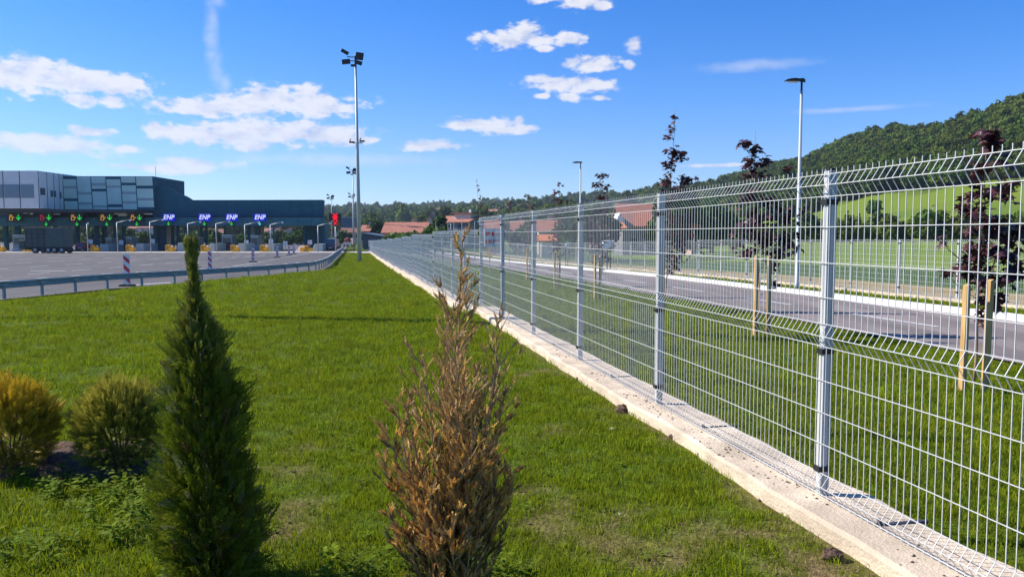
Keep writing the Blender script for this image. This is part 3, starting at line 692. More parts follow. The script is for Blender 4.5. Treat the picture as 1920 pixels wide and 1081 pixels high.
V,Qq,C=place(brp,np.array(fp),np.array(fd),fs_,rng.uniform(0,3.14,len(fp)),np.array(fc)); mesh_np('foliage',V,Qq,None,M_thuja,brown,col=C)
print('brown fronds',len(fp))
# --- golden bushes
def bush(px,py,d,R,H,label,tip,mid,n,gap=0):
    x,y=at(px,py,d)[0:2]; t=thing('golden_bush',label,'bush',(x,y,G(x,y)),0,'low golden conifer bushes on the soil bed')
    u=rng.uniform(-1,1,n)*.5+.5; u=np.where(rng.uniform(size=n)<.5,rng.uniform(-1,.2,n),u); a=rng.uniform(0,6.283,n); q=rng.uniform(.15,1,n)**.5; c=np.sqrt(np.clip(1-u*u,0,1))
    lump=1+.25*(fbm(a*1.1+px,u*3+7,3,3)-.5)*2; rr=R*q*lump*(.55+.45*c if 0 else 1)
    pos=np.stack([rr*c*np.cos(a),rr*c*np.sin(a),H*.48+H*.47*u*q*lump],-1); dirs=np.stack([c*np.cos(a)*.8,c*np.sin(a)*.8,u+.75],-1)+rng.normal(0,.15,(n,3))
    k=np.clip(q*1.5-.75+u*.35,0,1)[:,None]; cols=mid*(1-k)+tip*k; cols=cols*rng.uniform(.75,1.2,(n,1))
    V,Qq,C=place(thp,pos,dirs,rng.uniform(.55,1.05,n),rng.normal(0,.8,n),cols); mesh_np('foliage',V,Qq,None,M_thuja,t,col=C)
    mb=MB()
    for k in range(9):
        a=6.283*k/9; mb.tube([(0,0,-.03),(R*.3*math.cos(a),R*.3*math.sin(a),H*.3),(R*.7*math.cos(a),R*.7*math.sin(a),H*.75)],[.009,.006,.002],5)
    mb.build('stems',M_bark,t)
bush(20,880,5.1,.27,.66,'golden orange conifer bush at the left edge of the lawn',np.array([.72,.50,.03]),np.array([.24,.22,.02]),2300)
bush(228,868,5.2,.26,.64,'olive green conifer bush with a few golden tips beside the tall conifer',np.array([.50,.44,.06]),np.array([.14,.19,.02]),2300)
# ------------------------------------------------------------ maples
leafV=np.array([(0,0,0),(.10,-.42,.02),(.42,-.30,.04),(.48,-.02,0),(.95,-.10,-.05),(.80,.12*0,-.03),(.95,.10,-.05),(.48,.02,0),(.42,.30,.04),(.10,.42,.02)])
lrim=[(0,0),(.05,-.38),(.22,-.18),(.50,-.55),(.55,-.18),(1.0,0),(.55,.18),(.50,.55),(.22,.18),(.05,.38)]
LV=np.array([(.35,0,.03)]+[(x,y,-.10*abs(y)-.08*x*x) for x,y in lrim]); LT=np.array([(0,i+1,(i+1)%10+1) for i in range(10)])
def leaves(P,size,droop=.5):
    n=len(P); V=[];T=[]
    a=rng.uniform(0,6.283,n)
    for i in range(n):
        d=np.array([math.cos(a[i]),math.sin(a[i]),rng.normal(-droop,.35)]); d/=np.linalg.norm(d); up=np.array([rng.normal(0,.3),rng.normal(0,.3),1.]); y=np.cross(up,d); y/=np.linalg.norm(y); z=np.cross(d,y)
        V.append(LV@np.stack([d,y,z])*size*rng.uniform(.6,1.15)+P[i]); T.append(LT+11*i)
    return np.concatenate(V),np.concatenate(T)
def maple(px,d,clusters,toppx,topy,label,basepy=None,size=.14):
    """clusters: (px,py,rx_px,ry_px,n)"""
    k=d/F; x=at(px,500,d)[0]; zb=G(x,d); t=thing('maple_sapling',label,'tree',(x,d,zb),0,'purple leaved maple saplings along the narrow road')
    tp=at(toppx,topy,d); tz=tp.z-zb; lean=tp.x-x; mb=MB()
    tr=lambda z:(lean*(z/tz)**1.3+.02*math.sin(z*4+px), .015*math.sin(z*3+1), z)
    mb.tube([tr(tz*i/10) for i in range(11)],[.018*(1-.82*i/10) for i in range(11)],6); LP=[]; tw=mb
    for cx_,cyy,rx,ry,n in clusters:
        c=at(cx_,cyy,d); cxl=c.x-x; cz=c.z-zb; R=rx*k; Rz=ry*k
        z0=max(.7,min(tz*.97,cz-Rz*.4-abs(cxl)*.8)); b=tr(z0); 
        mid_=((b[0]+cxl)/2+.02,rng.uniform(-.08,.08),(z0+cz)/2-.03); tw.tube([b,mid_,(cxl,0,cz)],[.006,.004,.002],4)
        for _ in range(3):
            e=(cxl+rng.uniform(-.7,.7)*R,rng.uniform(-.7,.7)*R,cz+rng.uniform(-.2,.8)*Rz); tw.tube([mid_,e],[.004,.0015],4)
        for _ in range(int(n*(1.1 if d<10 else 1.4))):
            v=rng.normal(0,.42,3); LP.append((cxl+v[0]*R,v[1]*max(R,.12),cz+v[2]*Rz))
    V,T=leaves(np.array(LP),size); mesh_np('leaves',V,None,T,M_maple,t); mb.build('trunk',M_twig,t,smooth=True)
    return t,x,zb
stake_mb=MB()
def stake(x,y,z,h,tilt,label):
    mb=MB(); w=.029
    mb.prism([(-w,-.1),(w,-.1),(w*.95+tilt*h,h-.04),(w*.5+tilt*h,h),(-w*.95+tilt*h,h-.02)],-w,w); o=mb.build('tree_stake',M_stake); o.location=(x,y,z); o.rotation_euler=(0,0,.3); tag(o,label,'stake',"wooden stakes beside the saplings")
def stk(pxb,pyt,d,h,tilt,label): 
    x=at(pxb,500,d)[0]; k=(d-.32)/d; stake(x*k,d-.32,G(x*k,d-.32),h,tilt,label)
def tie(pxl,pxr,py,d,label):
    a=at(pxl,py,d); b=at(pxr,py,d); mb=MB(); mb.box(a.x,b.x,d-.035,d-.03,a.z-.02,a.z+.02); 
T3=maple(1835,9.0,[(1852,258,20,26,60),(1840,310,24,14,26),(1880,300,10,10,8),(1850,360,42,22,60),(1890,345,26,16,26),(1822,390,26,20,38),(1860,420,45,30,80),(1905,440,22,22,34),(1835,470,40,25,60),(1880,470,35,25,50),(1815,500,26,22,44),(1855,520,40,30,70),(1895,510,22,25,34),(1862,560,26,26,44),(1770,507,16,6,8),(1760,452,8,9,6),(1835,600,10,12,8)],1856,236,'rightmost purple maple sapling between two orange wooden stakes')
T2=maple(1425,13.9,[(1392,268,14,9,16),(1418,278,12,10,16),(1408,300,20,14,30),(1435,300,14,12,18),(1412,325,26,12,34),(1475,318,11,10,10),(1405,365,28,18,40),(1440,375,30,18,40),(1470,405,32,22,60),(1420,410,34,22,56),(1395,430,22,20,34),(1440,445,40,24,80),(1480,455,24,22,44),(1405,470,28,16,34),(1455,470,34,20,56),(1448,500,16,18,16),(1454,530,7,10,8),(1510,392,8,8,4)],1415,245,'tall purple maple sapling tied between two stakes left of the nearest fence post')
T1=maple(1248,18.2,[(1265,218,4,10,5),(1260,240,8,8,9),(1256,256,8,7,8),(1262,285,17,14,38),(1275,290,15,12,26),(1255,310,14,16,32),(1290,335,20,12,34),(1248,340,16,12,26),(1280,355,26,12,40),(1250,375,24,18,44),(1300,372,10,14,12),(1262,405,24,22,60),(1290,410,22,20,44),(1255,440,24,24,60),(1280,450,22,22,50),(1262,480,22,20,50),(1258,500,14,16,26),(1310,465,8,8,5)],1266,205,'tallest purple maple sapling with a thin whip top above the fence')
T4=maple(1127,22.8,[(1130,328,12,8,18),(1122,345,12,10,18),(1136,350,8,10,14),(1125,368,14,8,18),(1128,395,20,16,36),(1118,420,22,18,40),(1140,430,16,18,34),(1122,455,20,18,40),(1136,480,14,16,22),(1110,485,9,12,10)],1130,320,'purple maple sapling behind the third fence post with reddish lower leaves')
T5=maple(1045,27.9,[(1048,345,5,6,7),(1045,360,10,7,14),(1050,375,14,9,20),(1042,395,16,14,30),(1050,420,18,18,40),(1042,445,16,16,36),(1046,470,12,14,24)],1049,338,'slim purple maple sapling with a small pointed top, fourth tree from the right')
T6=maple(992,33,[(990,368,10,6,14),(993,385,12,8,20),(988,405,14,14,30),(994,430,14,16,34),(990,455,11,14,26)],990,361,'round topped purple maple sapling beside a fence post, fifth tree from the right')
T7=maple(955,38,[(955,380,4,5,6),(956,400,8,12,16),(953,425,10,14,26),(956,450,9,14,20)],954,374,'small purple maple sapling, sixth tree from the right')
T8=maple(906,44,[(893,338,2,2,2),(895,348,2,3,3),(898,354,3,4,5),(901,370,5,6,9),(904,385,6,8,12),(908,405,8,12,20),(904,430,8,14,20)],893,334,'leaning thin maple sapling with a nearly bare tip above the end of the high fence')
stk(1813,520,9.0,1.22,.01,'left orange stake of the rightmost sapling'); stk(1856,520,9.0,1.28,.015,'right orange stake of the rightmost sapling')
stk(1418,480,13.9,1.42,0,'left stake of the sapling just left of the nearest fence post'); stk(1443,480,13.9,1.42,-.003,'right stake of the sapling just left of the nearest fence post')
stk(1243,480,18.2,1.38,.01,'wooden stake at the foot of the tallest sapling'); 
stk(1116,478,22.8,1.35,0,'left stake of the sapling behind the third fence post'); stk(1125,478,22.8,1.3,.01,'right stake of the sapling behind the third fence post')
stk(1040,465,27.9,1.35,0,'left stake of the slim fourth sapling'); stk(1049,465,27.9,1.35,0,'right stake of the slim fourth sapling')
stk(988,465,33,1.4,0,'left stake of the round topped fifth sapling'); stk(996,465,33,1.4,0,'right stake of the round topped fifth sapling')
stk(918,465,44,1.4,0,'wooden stake right of the leaning thin sapling')
# ------------------------------------------------------------ street lamps on the right
def lamp(px,d,topy,label,left=1,arm=.9):
    x=at(px,400,d)[0]; z=G(x,d); tp=at(px,topy,d); h=tp.z-z
    t=thing('street_lamp',label,'street lamp',(x,d,z),0,'grey street lamps beyond the fence'); mb=MB()
    mb.tube([(0,0,-.1),(0,0,.25),(0,0,.26),(0,0,h-.35)],[.085,.085,.07,.045],10); mb.build('pole',M_mast,t,smooth=True)
    mb=MB(); mb.tube([(0,0,h-.35),(0,0,h)],.035,8); mb.build('spigot',M_truckd,t,smooth=True)
    mb=MB(); prof=[(.12,-.0,.03),(.03,.05,.09),(-.12,.03,.12),(-.25,.05,.12),(-.42,.03,.13),(-.52,.01,.10),(-.60,-.03,.03)]; vs=[];fs=[]
    for xx,zz,w in prof: vs+=[(xx*left,-w,h+zz),(xx*left,w,h+zz),(xx*left,w*.8,h+zz-.09+.05*(xx<-.5)),(xx*left,-w*.8,h+zz-.09+.05*(xx<-.5))]
    for i in range(len(prof)-1):
        for k in range(4): fs.append((i*4+k,i*4+(k+1)%4,i*4+4+(k+1)%4,i*4+4+k))
    fs+=[(3,2,1,0),tuple(len(vs)-4+k for k in range(4))]; mb.add(vs,fs); mb.build('lamp_head',M_truckd,t)
    mb=MB(); mb.box(-.50 if left>0 else .12,-.12 if left>0 else .50,-.10,.10,h-.075,h-.06); mb.build('lens',M_white,t)
lamp(1497,27.3,150,'tall grey street lamp between the narrow road and the second fence')
lamp(1088,56,304,'grey street lamp rising behind the third fence post, second lamp from the right')
lamp(1748,150,385,'small distant pale lamp post in front of the green hillside',-1)
# thin poles in a row
for i,(px,d,ty_) in enumerate([(782,240,431),(797.5,179,423),(817,127,416),(840,112,413),(866,92,407),(890,80,414),(851,105,414)]):
    p=at(px,ty_,d); z=G(p.x,d); mb=MB(); mb.tube([(0,0,-.2),(0,0,p.z-z)],[.055,.045],6); o=mb.build('thin_pole',M_mast); o.location=(p.x,d,z)
    tag(o,['shortest far pole left of the long red roof fence line','thin pale pole in front of the long red roof','thin pale pole left of the balcony house','thin pale pole in front of the balcony','thin pale pole in front of the grey gable wall','thin pale pole at the right end of the grey gable wall','thin pale pole at the right of the balcony'][i],'pole','thin poles behind the fence')
# ------------------------------------------------------------ floodlight masts
def mast(x,y,h,label,rb=.2,heads=True,group='floodlight masts beside the toll plaza',lean=0):
    z=G(x,y); t=thing('floodlight_mast',label,'light mast',(x,y,z),0,group)
    mb=MB(); mb.tube([(0,0,-.2),(lean*.5,0,h*.5),(lean,0,h)],[rb,rb*.7,rb*.42],14); mb.build('pole',M_mast,t,smooth=True)
    mb=MB(); b=h-.3
    for zz,xa,xb in ((b+.1,-.75,.55),(b-.25,-.75,.1)): mb.tube([(lean+xa,-.15,zz),(lean+xb,.1,zz)],.045,6)
    mb.tube([(lean,0,b-.6),(lean,0,b+.25)],.10,8); mb.build('bracket',M_truckd,t)
    for (dx,dz,ww,hh,tl) in ((-.95,.55,.36,.16,.5),(-.85,-.35,.38,.22,-.1),(.42,.15,.36,.34,.15),(.35,-.45,.30,.18,.3),(-.2,-.7,.2,.10,0)):
        f=MB(); c,s_=math.cos(tl),math.sin(tl)
        vs=[(x_,y_,z_) for z_ in (-hh,hh) for y_ in (-.10,.10) for x_ in (-ww,ww)]
        vs=[(lean+dx+x_*c+z_*s_,y_-.15,b+dz-x_*s_+z_*c) for x_,y_,z_ in vs]
        f.add(vs,[(0,2,3,1),(4,5,7,6),(0,1,5,4),(2,6,7,3),(0,4,6,2),(1,3,7,5)]); f.build('floodlight',M_truckd,t,bevel=.02)
    return t
mx=at(674,450,74)
m1=mast(mx.x,74,19.4,'tall grey floodlight mast standing at the end of the lawn',.21,lean=-.15)
for (dx,dz,tl) in ((-.55,0,.3),(.42,.1,-.2)):
    f=MB(); f.box(dx-.28,dx+.2,-.1,.1,11.3+dz-.07,11.3+dz+.07); f.box(min(dx,0),max(dx,0),-.03,.03,11.2,11.27); f.tube([(dx-.25,0,11.38+dz),(dx-.15,0,11.6+dz)],.05,5); f.build('camera_housing',M_truckd,m1)
mast(at(663.5,450,150).x,150,15.6,'second floodlight mast standing just left of the nearest one',.16)
mast(at(662,450,230).x,230,15,'third floodlight mast in the row receding from the lawn',.16)
mast(at(622.5,450,215).x,215,13.8,'far floodlight mast behind the red cross signal',.16)
# nearer mast of the same row just outside the view; its shadow crosses the lawn and the fence
mast(-14.2,16.35,17.5,'floodlight mast left of the view whose shadow crosses the lawn',.27)
# ------------------------------------------------------------ guard rail
rail=thing('guard_rail','grey green steel guard rail curving between the lawn and the toll plaza','guard rail')
sv=np.concatenate([np.arange(20,60,.5),np.arange(60,150,2)]); pts=[]
for s in sv: X,Y=fr(s,float(lrail(s))); pts.append((X,Y,float(zr(Y))))
pts=np.array(pts); 
for _ in range(6): pts[1:-1]=(pts[:-2]+pts[1:-1]*2+pts[2:])/4
prof=[(0,.44),(.06,.47),(.06,.53),(0,.57),(0,.62),(.06,.66),(.06,.72),(0,.75),(-.02,.75),(-.02,.44)]
V=[];Qs=[]
for i,p in enumerate(pts):
    t_=pts[min(i+1,len(pts)-1)]-pts[max(i-1,0)]; t_/=np.hypot(t_[0],t_[1]); nrm=np.array([t_[1],-t_[0]])
    for a,hh in prof: V.append((p[0]+nrm[0]*a,p[1]+nrm[1]*a,p[2]+hh))
n=len(prof)
for i in range(len(pts)-1):
    for k in range(n): Qs.append((i*n+k,(i+1)*n+k,(i+1)*n+(k+1)%n,i*n+(k+1)%n))
mesh_np('rail',V,np.array(Qs),None,M_rail,rail)
cum=np.concatenate([[0],np.cumsum(np.hypot(*(np.diff(pts[:,:2],axis=0).T)))]); 
mb=MB(); mb.box(-.035,.035,-.06,.06,-.3,.60); postg=mb.build('post',M_rail,None,link=False).data
mb=MB(); mb.box(-.04,.10,-.32,.32,.752,.772); mb.box(-.02,.06,-.2,.2,.60,.615); spg=mb.build('spacer',M_white,None,link=False).data  # white colour stands in for sun glints on the spacer tops
st0=float(np.interp(36.1,[sl(*q[:2])[0] for q in pts],cum))-2.07*7
for k in range(60):
    c=st0+2.07*k
    if c<0 or c>cum[-1]: continue
    X=float(np.interp(c,cum,pts[:,0])); Y=float(np.interp(c,cum,pts[:,1])); i=min(np.searchsorted(cum,c),len(pts)-1); t_=pts[i]-pts[i-1]; a=math.atan2(t_[1],t_[0])-math.pi/2
    p=addobj('post',postg,rail); p.location=(X+.05,Y,float(zr(Y))); p.rotation_euler=(0,0,a); q=addobj('spacer',spg,p)
# ------------------------------------------------------------ delineator panels
def delineator(px,basey,h,w,label):
    # base on plaza
    d=2.7*F/(basey-440)
    for _ in range(5): d=(EYE-float(zr(d)))*F/(basey-440)
    x=at(px,basey,d).x; t=thing('delineator_post',label,'traffic marker',(x,d,float(zr(d))+.02),0,'red and white marker panels on the plaza')
    mb=MB(); mb.box(-.38,.38,-.18,.18,0,.07); mb.box(-.30,-.12,-.2,.2,.07,.10); mb.box(.12,.30,-.2,.2,.07,.10); mb.build('base',M_rubber,t,bevel=.01)
    b=MB(); b.m=0; b.box(-w/2,w/2,-.025,.025,.10,.10+h); b.box(-.03,.03,-.03,.03,.10+h,.2+h)
    b.build('panel',M_white,t)
    s=MB(); n=3; 
    for k in range(n):
        z0=.14+(h-.02)*(k+.15)/n; zz=(h/n)*.48; e=w/2-.03
        zt=lambda z: min(max(z,.12),.10+h-.02)
        s.add([(-e,-.029,zt(z0+w*.55)),(e,-.029,zt(z0-w*.25)),(e,-.029,zt(z0-w*.25+zz)),(-e,-.029,zt(z0+w*.55+zz))],[(0,1,2,3)])
    s.build('stripes',M_redp,t)
delineator(239,537,1.55,.36,'nearest red and white marker panel behind the guard rail')
delineator(394,506,1.35,.33,'red and white marker panel right of the tall conifer tip')
delineator(474.5,491.5,1.25,.31,'red and white marker panel on the open asphalt, third from the left')
delineator(520,483,1.22,.30,'fourth red and white marker panel from the left')
delineator(542,478,1.15,.30,'left one of the two farthest marker panels close together')
delineator(551,476,1.15,.30,'right one of the two farthest marker panels close together')
# ------------------------------------------------------------ toll station
D=138.; ZR=float(zr(D))
def xz(px,py,d): p=at(px,py,d); return (p.x,p.z)
toll=thing('toll_station','long dark blue toll station spanning the lanes with a grey panelled upper storey','toll station')
def quadface(mb,pts,d0,d1): mb.prism([xz(a,b,d0) for a,b in pts],d0,d1)
mb=MB(); poly=[(287,407),(607,407),(608,375.5),(604,374.5),(361,375),(355,371),(348,367),(340,365),(333,362),(324,356),(315,351),(307,348.5),(287,347.5)]; quadface(mb,poly,138,138.35); _a=at(287,407,138); _b=at(606,377,138); mb.prismz([(_a.x,138.36),(_b.x,138.36),(at(598,400,150).x,150),(_a.x,150)],_a.z,_b.z); mb.build('canopy_facade',M_blue,toll)
mb=MB(); p0=xz(-60,407.6,136.5); p1=xz(609,423,136.5); mb.prismz([(p0[0],136.5),(p1[0],136.5),(at(602,415,149).x,149),(p0[0],149)],p1[1],p0[1]); mb.build('canopy_beam',M_blue2,toll)
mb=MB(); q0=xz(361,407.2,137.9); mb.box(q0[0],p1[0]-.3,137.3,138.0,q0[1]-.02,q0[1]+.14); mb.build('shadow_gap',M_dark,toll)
# seams on the facade
mb=MB()
for px in range(365,606,20):
    a=xz(px,377,138); b=xz(px,406,138); mb.box(a[0]-.03,a[0]+.03,137.985,138.0,b[1],a[1])
for py in (386,396): a=xz(300,py,138); b=xz(604,py,138); mb.box(a[0] if py>388 else xz(362,py,138)[0],b[0],137.987,138.0,a[1]-.025,a[1]+.025)
for px in range(-40,606,26):
    a=xz(px,409,136.5); b=xz(px,422.5,136.5); mb.box(a[0]-.03,a[0]+.03,136.485,136.5,b[1],a[1])
mb.build('cladding_seams',M_dark,toll)
# upper storey
mb=MB(); quadface(mb,[(118,394),(288,394),(287,330.5),(118,330)],137,150); mb.build('upper_storey',M_blue,toll)
# panels: columns with bands
cols_=[(119,143,[(0,5,'b'),(5,18,'l'),(18,22.5,'m'),(22.5,41,'l'),(41,46,'b'),(46,63,'l')]),
 (145,170,[(0,29,'l'),(29,34,'m'),(34,48,'l'),(48,53,'m'),(53,63,'l')]),
 (172,198,[(0.5,12,'l'),(12,17,'m'),(17,23,'l'),(23,28,'b'),(28,54,'l'),(54,58,'m'),(58,63,'l')]),
 (200,226,[(0,5,'b'),(5,17,'l'),(17,21,'m'),(21,52,'l'),(52,57.5,'b'),(57.5,63,'l')]),
 (228,254,[(0.5,11.5,'l'),(11.5,16.5,'b'),(16.5,28,'l'),(28,33,'m'),(33,46,'l'),(46,51,'m'),(51,63,'l')]),
 (256,286,[(0.5,17,'l'),(17,22.5,'b'),(22.5,40,'l'),(40,45,'m'),(45,57.5,'l'),(57.5,63,'b')])]
mb=MB()
for a,b,bands in cols_:
    for y0,y1,kd in bands:
        if kd=='b': continue
        mb.m={'l':0,'m':1}[kd]; pts=[]
        for px,py in ((a,y1),(b,y1),(b,y0),(a,y0)):
            sh=(py/63)*4.2; pts.append(xz(px+sh-1,331+py,136.94))
        mb.prism(pts,136.9,136.995)
mb.build('cladding_panels',[M_grey2,M_grey3],toll)
# left block
mb=MB(); A=at(-80,390,130); B=at(73,390,130); C_=at(120,394,137)
zt=at(72,320,130).z; zb=at(74,390.5,130).z
mb.prismz([(A.x,130),(B.x,130),(C_.x,137.2),(C_.x,150),(A.x,150)],zb,zt); mb.build('upper_storey',M_grey,toll)
mb=MB()
for px in (6,37,): a=at(px,350,130); mb.box(a.x-.06,a.x+.06,129.985,130.0,zb,zt)
for t in (0.02,.34,.6,.82,.99):
    x=B.x+(C_.x-B.x)*t; y=130+7.2*t; mb.box(x-.05,x+.05,y-.06,y,zb,zt)
mb.build('cladding_seams',M_dark,toll)
z0,z1=at(30,371,130).z,at(30,346,130).z
for a,b in ((-60,-20),(-18,5),(8,36),(39,63)):
    w=MB(); w.box(at(a,350,130).x,at(b,350,130).x,129.93,129.99,z0,z1); w.build('window',M_win2,toll)
for t0,t1,za,zb_ in ((.08,.26,366,353),(.47,.57,368,356),(.60,.68,368,356),(.83,.90,370,358)):
    w=MB(); x0=B.x+(C_.x-B.x)*t0; x1=B.x+(C_.x-B.x)*t1; yy0=130+7.2*t0; yy1=130+7.2*t1; zz0=at(90,za,132).z; zz1=at(90,zb_,132).z
    w.add([(x0,yy0-.08,zz0),(x1,yy1-.08,zz0),(x1,yy1-.08,zz1),(x0,yy0-.08,zz1),(x0,yy0+.05,zz0),(x1,yy1+.05,zz0),(x1,yy1+.05,zz1),(x0,yy0+.05,zz1)],[(0,1,2,3),(1,5,6,2),(0,3,7,4),(3,2,6,7),(0,4,5,1)]); w.build('window',M_win,toll)
# receding right end of upper storey
mb=MB(); e0=at(287.5,331,137.1); e1=at(339,345.5,160); e2=at(339,372,160); e3=at(287.5,394,137.1)
mb.add([e3,e2,e1,(e0.x,e0.y,e0.z),(e3.x-3,150,e3.z),(e2.x-3,165,e2.z),(e1.x-3,165,e1.z),(e0.x-3,150,e0.z)],[(0,1,2,3),(3,2,6,7),(1,5,6,2)]); mb.build('end_wall',M_grey,toll)
for t,(a,b) in ((.30,(352,341)),(.62,(360,350)),(.86,(363,353))):
    w=MB(); x=e0.x+(e1.x-e0.x)*t; y=e0.y+(e1.y-e0.y)*t; zz=at(300,352,y).z; w.box(x-.8,x+.8,y-2.,y-.5,zz-.5,zz+.6,0); 
# soffit, white fittings and a painted sunlight strip
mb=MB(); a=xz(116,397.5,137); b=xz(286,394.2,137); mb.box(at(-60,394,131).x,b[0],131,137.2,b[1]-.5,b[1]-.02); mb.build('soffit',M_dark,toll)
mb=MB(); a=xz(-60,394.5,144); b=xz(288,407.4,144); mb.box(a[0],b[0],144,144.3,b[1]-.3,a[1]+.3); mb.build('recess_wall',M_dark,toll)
for a,b,y0,y1 in ((213,222,397.5,402),(239,285,400,402),(184,193,396,400),(199,206,396.5,400.5),(145,174,396,397.5),(33,51,397,400.5),(0,26,395.5,398),(100,112,400.5,402),(56,61,398,402)):
    w=MB(); p=xz(a,y1,136); q=xz(b,y0,136); w.box(p[0],q[0],136,136.2,p[1],q[1]); w.build('fitting_sun_strip',M_white,toll)  # the long white strip paints sunlight; the other boxes are white fittings
w=MB(); p=xz(221.5,405.5,135.8); q=xz(238,396.5,135.8); w.box(p[0],q[0],135.7,135.95,p[1],q[1]); hb=w.build('hanging_board',M_grey3,toll)
w=MB()
for k in range(3): zz=p[1]+(q[1]-p[1])*(.2+.25*k); w.box(p[0]+.15,q[0]-.15,135.66,135.698,zz,zz+.09)
w.build('board_stripes',M_grey,hb)
# roof antenna
mb=MB(); p=at(292,331,145); mb.tube([(p.x,145,p.z-.2),(p.x,145,p.z+1.9)],.04,5); mb.build('antenna',M_galv,toll)
# columns
for px0,px1,d in ((32,35.5,142),(27,31,146),(100,104,141),(140,146,142),(176,183,142),(190,197,146),(212,216,143),(228,232.5,142),(287,293,141),(297,300,144),(304,309,141),(320,324,143),(330,334,142),(345,349,141),(374,377,141),(384,387,141),(419,421.5,142),(464,468,140),(471,474,143),(479,481,143),(483.5,486.5,141),(511,513,170),(568.5,574,140),(578,583,143),(588,591,143),(595,600,141),(603,609.5,140),(6,12,143)):
    w=MB(); a=xz(px0,424,d); b=xz(px1,424,d); w.box(a[0],b[0],d,d+.6,ZR-.3,at(300,420,d).z); w.build('column',M_blue2 if int(px0)%2 else M_blue,toll)
# glazed stair cores between the columns
for a,b,y0 in ((287,309,424),(464,486,424),(569,609,424)):
    w=MB(); p=xz(a,424,142.2); q=xz(b,424,142.2); w.box(p[0],q[0],142.2,145,ZR-.3,p[1]+.3); w.build('glazed_core',M_win2 if a!=569 else M_blue2,toll)
# ---- barriers, booths, poles, signals
def cushion(px,d,w,label,wide=False):
    x=at(px,470,d).x; z=float(zr(d))+.03; t=thing('crash_cushion',label,'crash cushion',(x,d,z),0,'yellow crash cushions at the toll lanes')
    mb=MB(); n=10; h=1.15
    pr=[(-w*.55,0),(-w*.55,h*.82),(-w*.3,h),(-.05,h*.96),(.05,h*.7),(w*.5,h*.66),(w*.55,h*.5),(w*.55,0)]
    mb.prism(pr,-.35,.5); mb.build('body',M_yell,t,bevel=.06)
    mb=MB(); c=-w*.3
    for k in range(2):
        zz=.14+k*.40
        for sg_ in (-1,1): mb.add([(c,-.356,zz+.30),(c,-.356,zz+.48),(c+sg_*.32,-.356,zz+.20),(c+sg_*.32,-.356,zz+.02)],[(0,1,2,3)] if sg_<0 else [(3,2,1,0)])
    mb.build('chevrons',M_black,t)
    mb=MB(); mb.blob((w*.30,0,h*.80),(.17,.17,.17),8,6); mb.build('lamp',M_white,t,smooth=True)
names=['yellow crash cushion with black chevrons beside the parked grey truck','yellow crash cushion below the second amber signal','yellow crash cushion below the fourth lane signal','yellow crash cushion below the leftmost ENP sign','yellow crash cushion hidden behind the conifer tip','yellow crash cushion below the third ENP sign','yellow crash cushion below the rightmost ENP sign']
for (px,d),nm in zip([(52,127),(179,128),(245,128),(319,128),(385,128),(441,128),(496,128)],names): cushion(px,d,1.25,nm)
# wide one at right with white ramp
x=at(573,470,127).x; z=float(zr(127))+.03; t=thing('crash_cushion','wide yellow crash cushion with a white painted nose at the rightmost toll island','crash cushion',(x,127,z),0,'yellow crash cushions at the toll lanes')
mb=MB(); mb.box(-.85,-.1,-.3,.3,0,.75); mb.box(-.1,.45,-.35,.3,0,1.05); mb.box(.45,1.2,-.3,.3,.1,.62); mb.build('body',M_yell,t,bevel=.06)
mb=MB()
for k in range(2):
    zz=.1+k*.38
    for sg_ in (-1,1): mb.add([(.17,-.356,zz+.26),(.17,-.356,zz+.44),(.17+sg_*.26,-.356,zz+.16),(.17+sg_*.26,-.356,zz)],[(0,1,2,3)] if sg_<0 else [(3,2,1,0)])
mb.build('chevrons',M_black,t)
mb=MB(); mb.prism([(-1.9,0),(-1.3,.55),(-1.0,.95),(-.5,1.1),(-.3,.9),(-.3,0)],.35,1.2); mb.build('nose',M_white,t,bevel=.05)
# concrete island blocks
for (a,b,y0),nm in zip([(189,205,457),(256,271,456),(334,347,455),(395,404,456),(447,460,456),(501,515,457),(588,606,457),(24,46,464)],
  ['grey concrete island block right of the second crash cushion','grey concrete island block under the fourth lane signal','grey concrete island block right of the first ENP lane cushion','grey concrete island block behind the conifer tip','grey concrete island block under the third ENP sign','grey concrete island block under the rightmost ENP sign','grey concrete island block beside the dark van','grey concrete island block under the leftmost booth']):
    d=131; x0=at(a,470,d).x; x1=at(b,470,d).x; zt_=at(a,y0,d).z-ZR; t=thing('island_block',nm,'concrete block',((x0+x1)/2,d,ZR),0,'concrete blocks at the heads of the toll islands'); w=(x1-x0)/2
    mb=MB(); mb.prism([(-w,0),(w,0),(w,zt_),(-w*.7,zt_*.98),(-w*.95,zt_*.6)],-.4,5); mb.build('block',M_grey3,t,bevel=.08)
# gantry poles with arms
for (px,y0,dx,dy),nm in zip([(163,420,3,-3),(219,417,26,-6),(281,416,25,-6),(352,419,25,-5),(405,419,26,-5),(459,421,27,-6),(507,421,24,-6),(596,423,24,-6)],
  ['slim grey pole left of the second amber signal','grey gantry pole with an arm reaching the third amber signal','grey gantry pole with an arm under the leftmost ENP sign','grey gantry pole behind the conifer tip','grey gantry pole with an arm under the third ENP sign','grey gantry pole with an arm under the rightmost ENP sign','grey gantry pole with a free arm and no sign','grey gantry pole with an arm reaching the red cross signal']):
    d=127; p=at(px,y0,d); z=float(zr(d)); t=thing('signal_pole',nm,'pole',(p.x,d,z),0,'grey poles with sloping arms at the toll lanes'); h=p.z-z
    mb=MB(); mb.tube([(0,0,0),(0,0,h)],.09,8); mb.build('pole',M_galv,t,smooth=True)
    k=d/F; mb=MB(); mb.tube([(0,0,h-.05),(dx*k,0,h-dy*k)],[.08,.06],8); mb.build('arm',M_galv,t,smooth=True)
    mb=MB(); mb.box(dx*k-.25,dx*k,-.1,.1,h-dy*k-.32,h-dy*k-.06); mb.build('detector',M_grey,t)
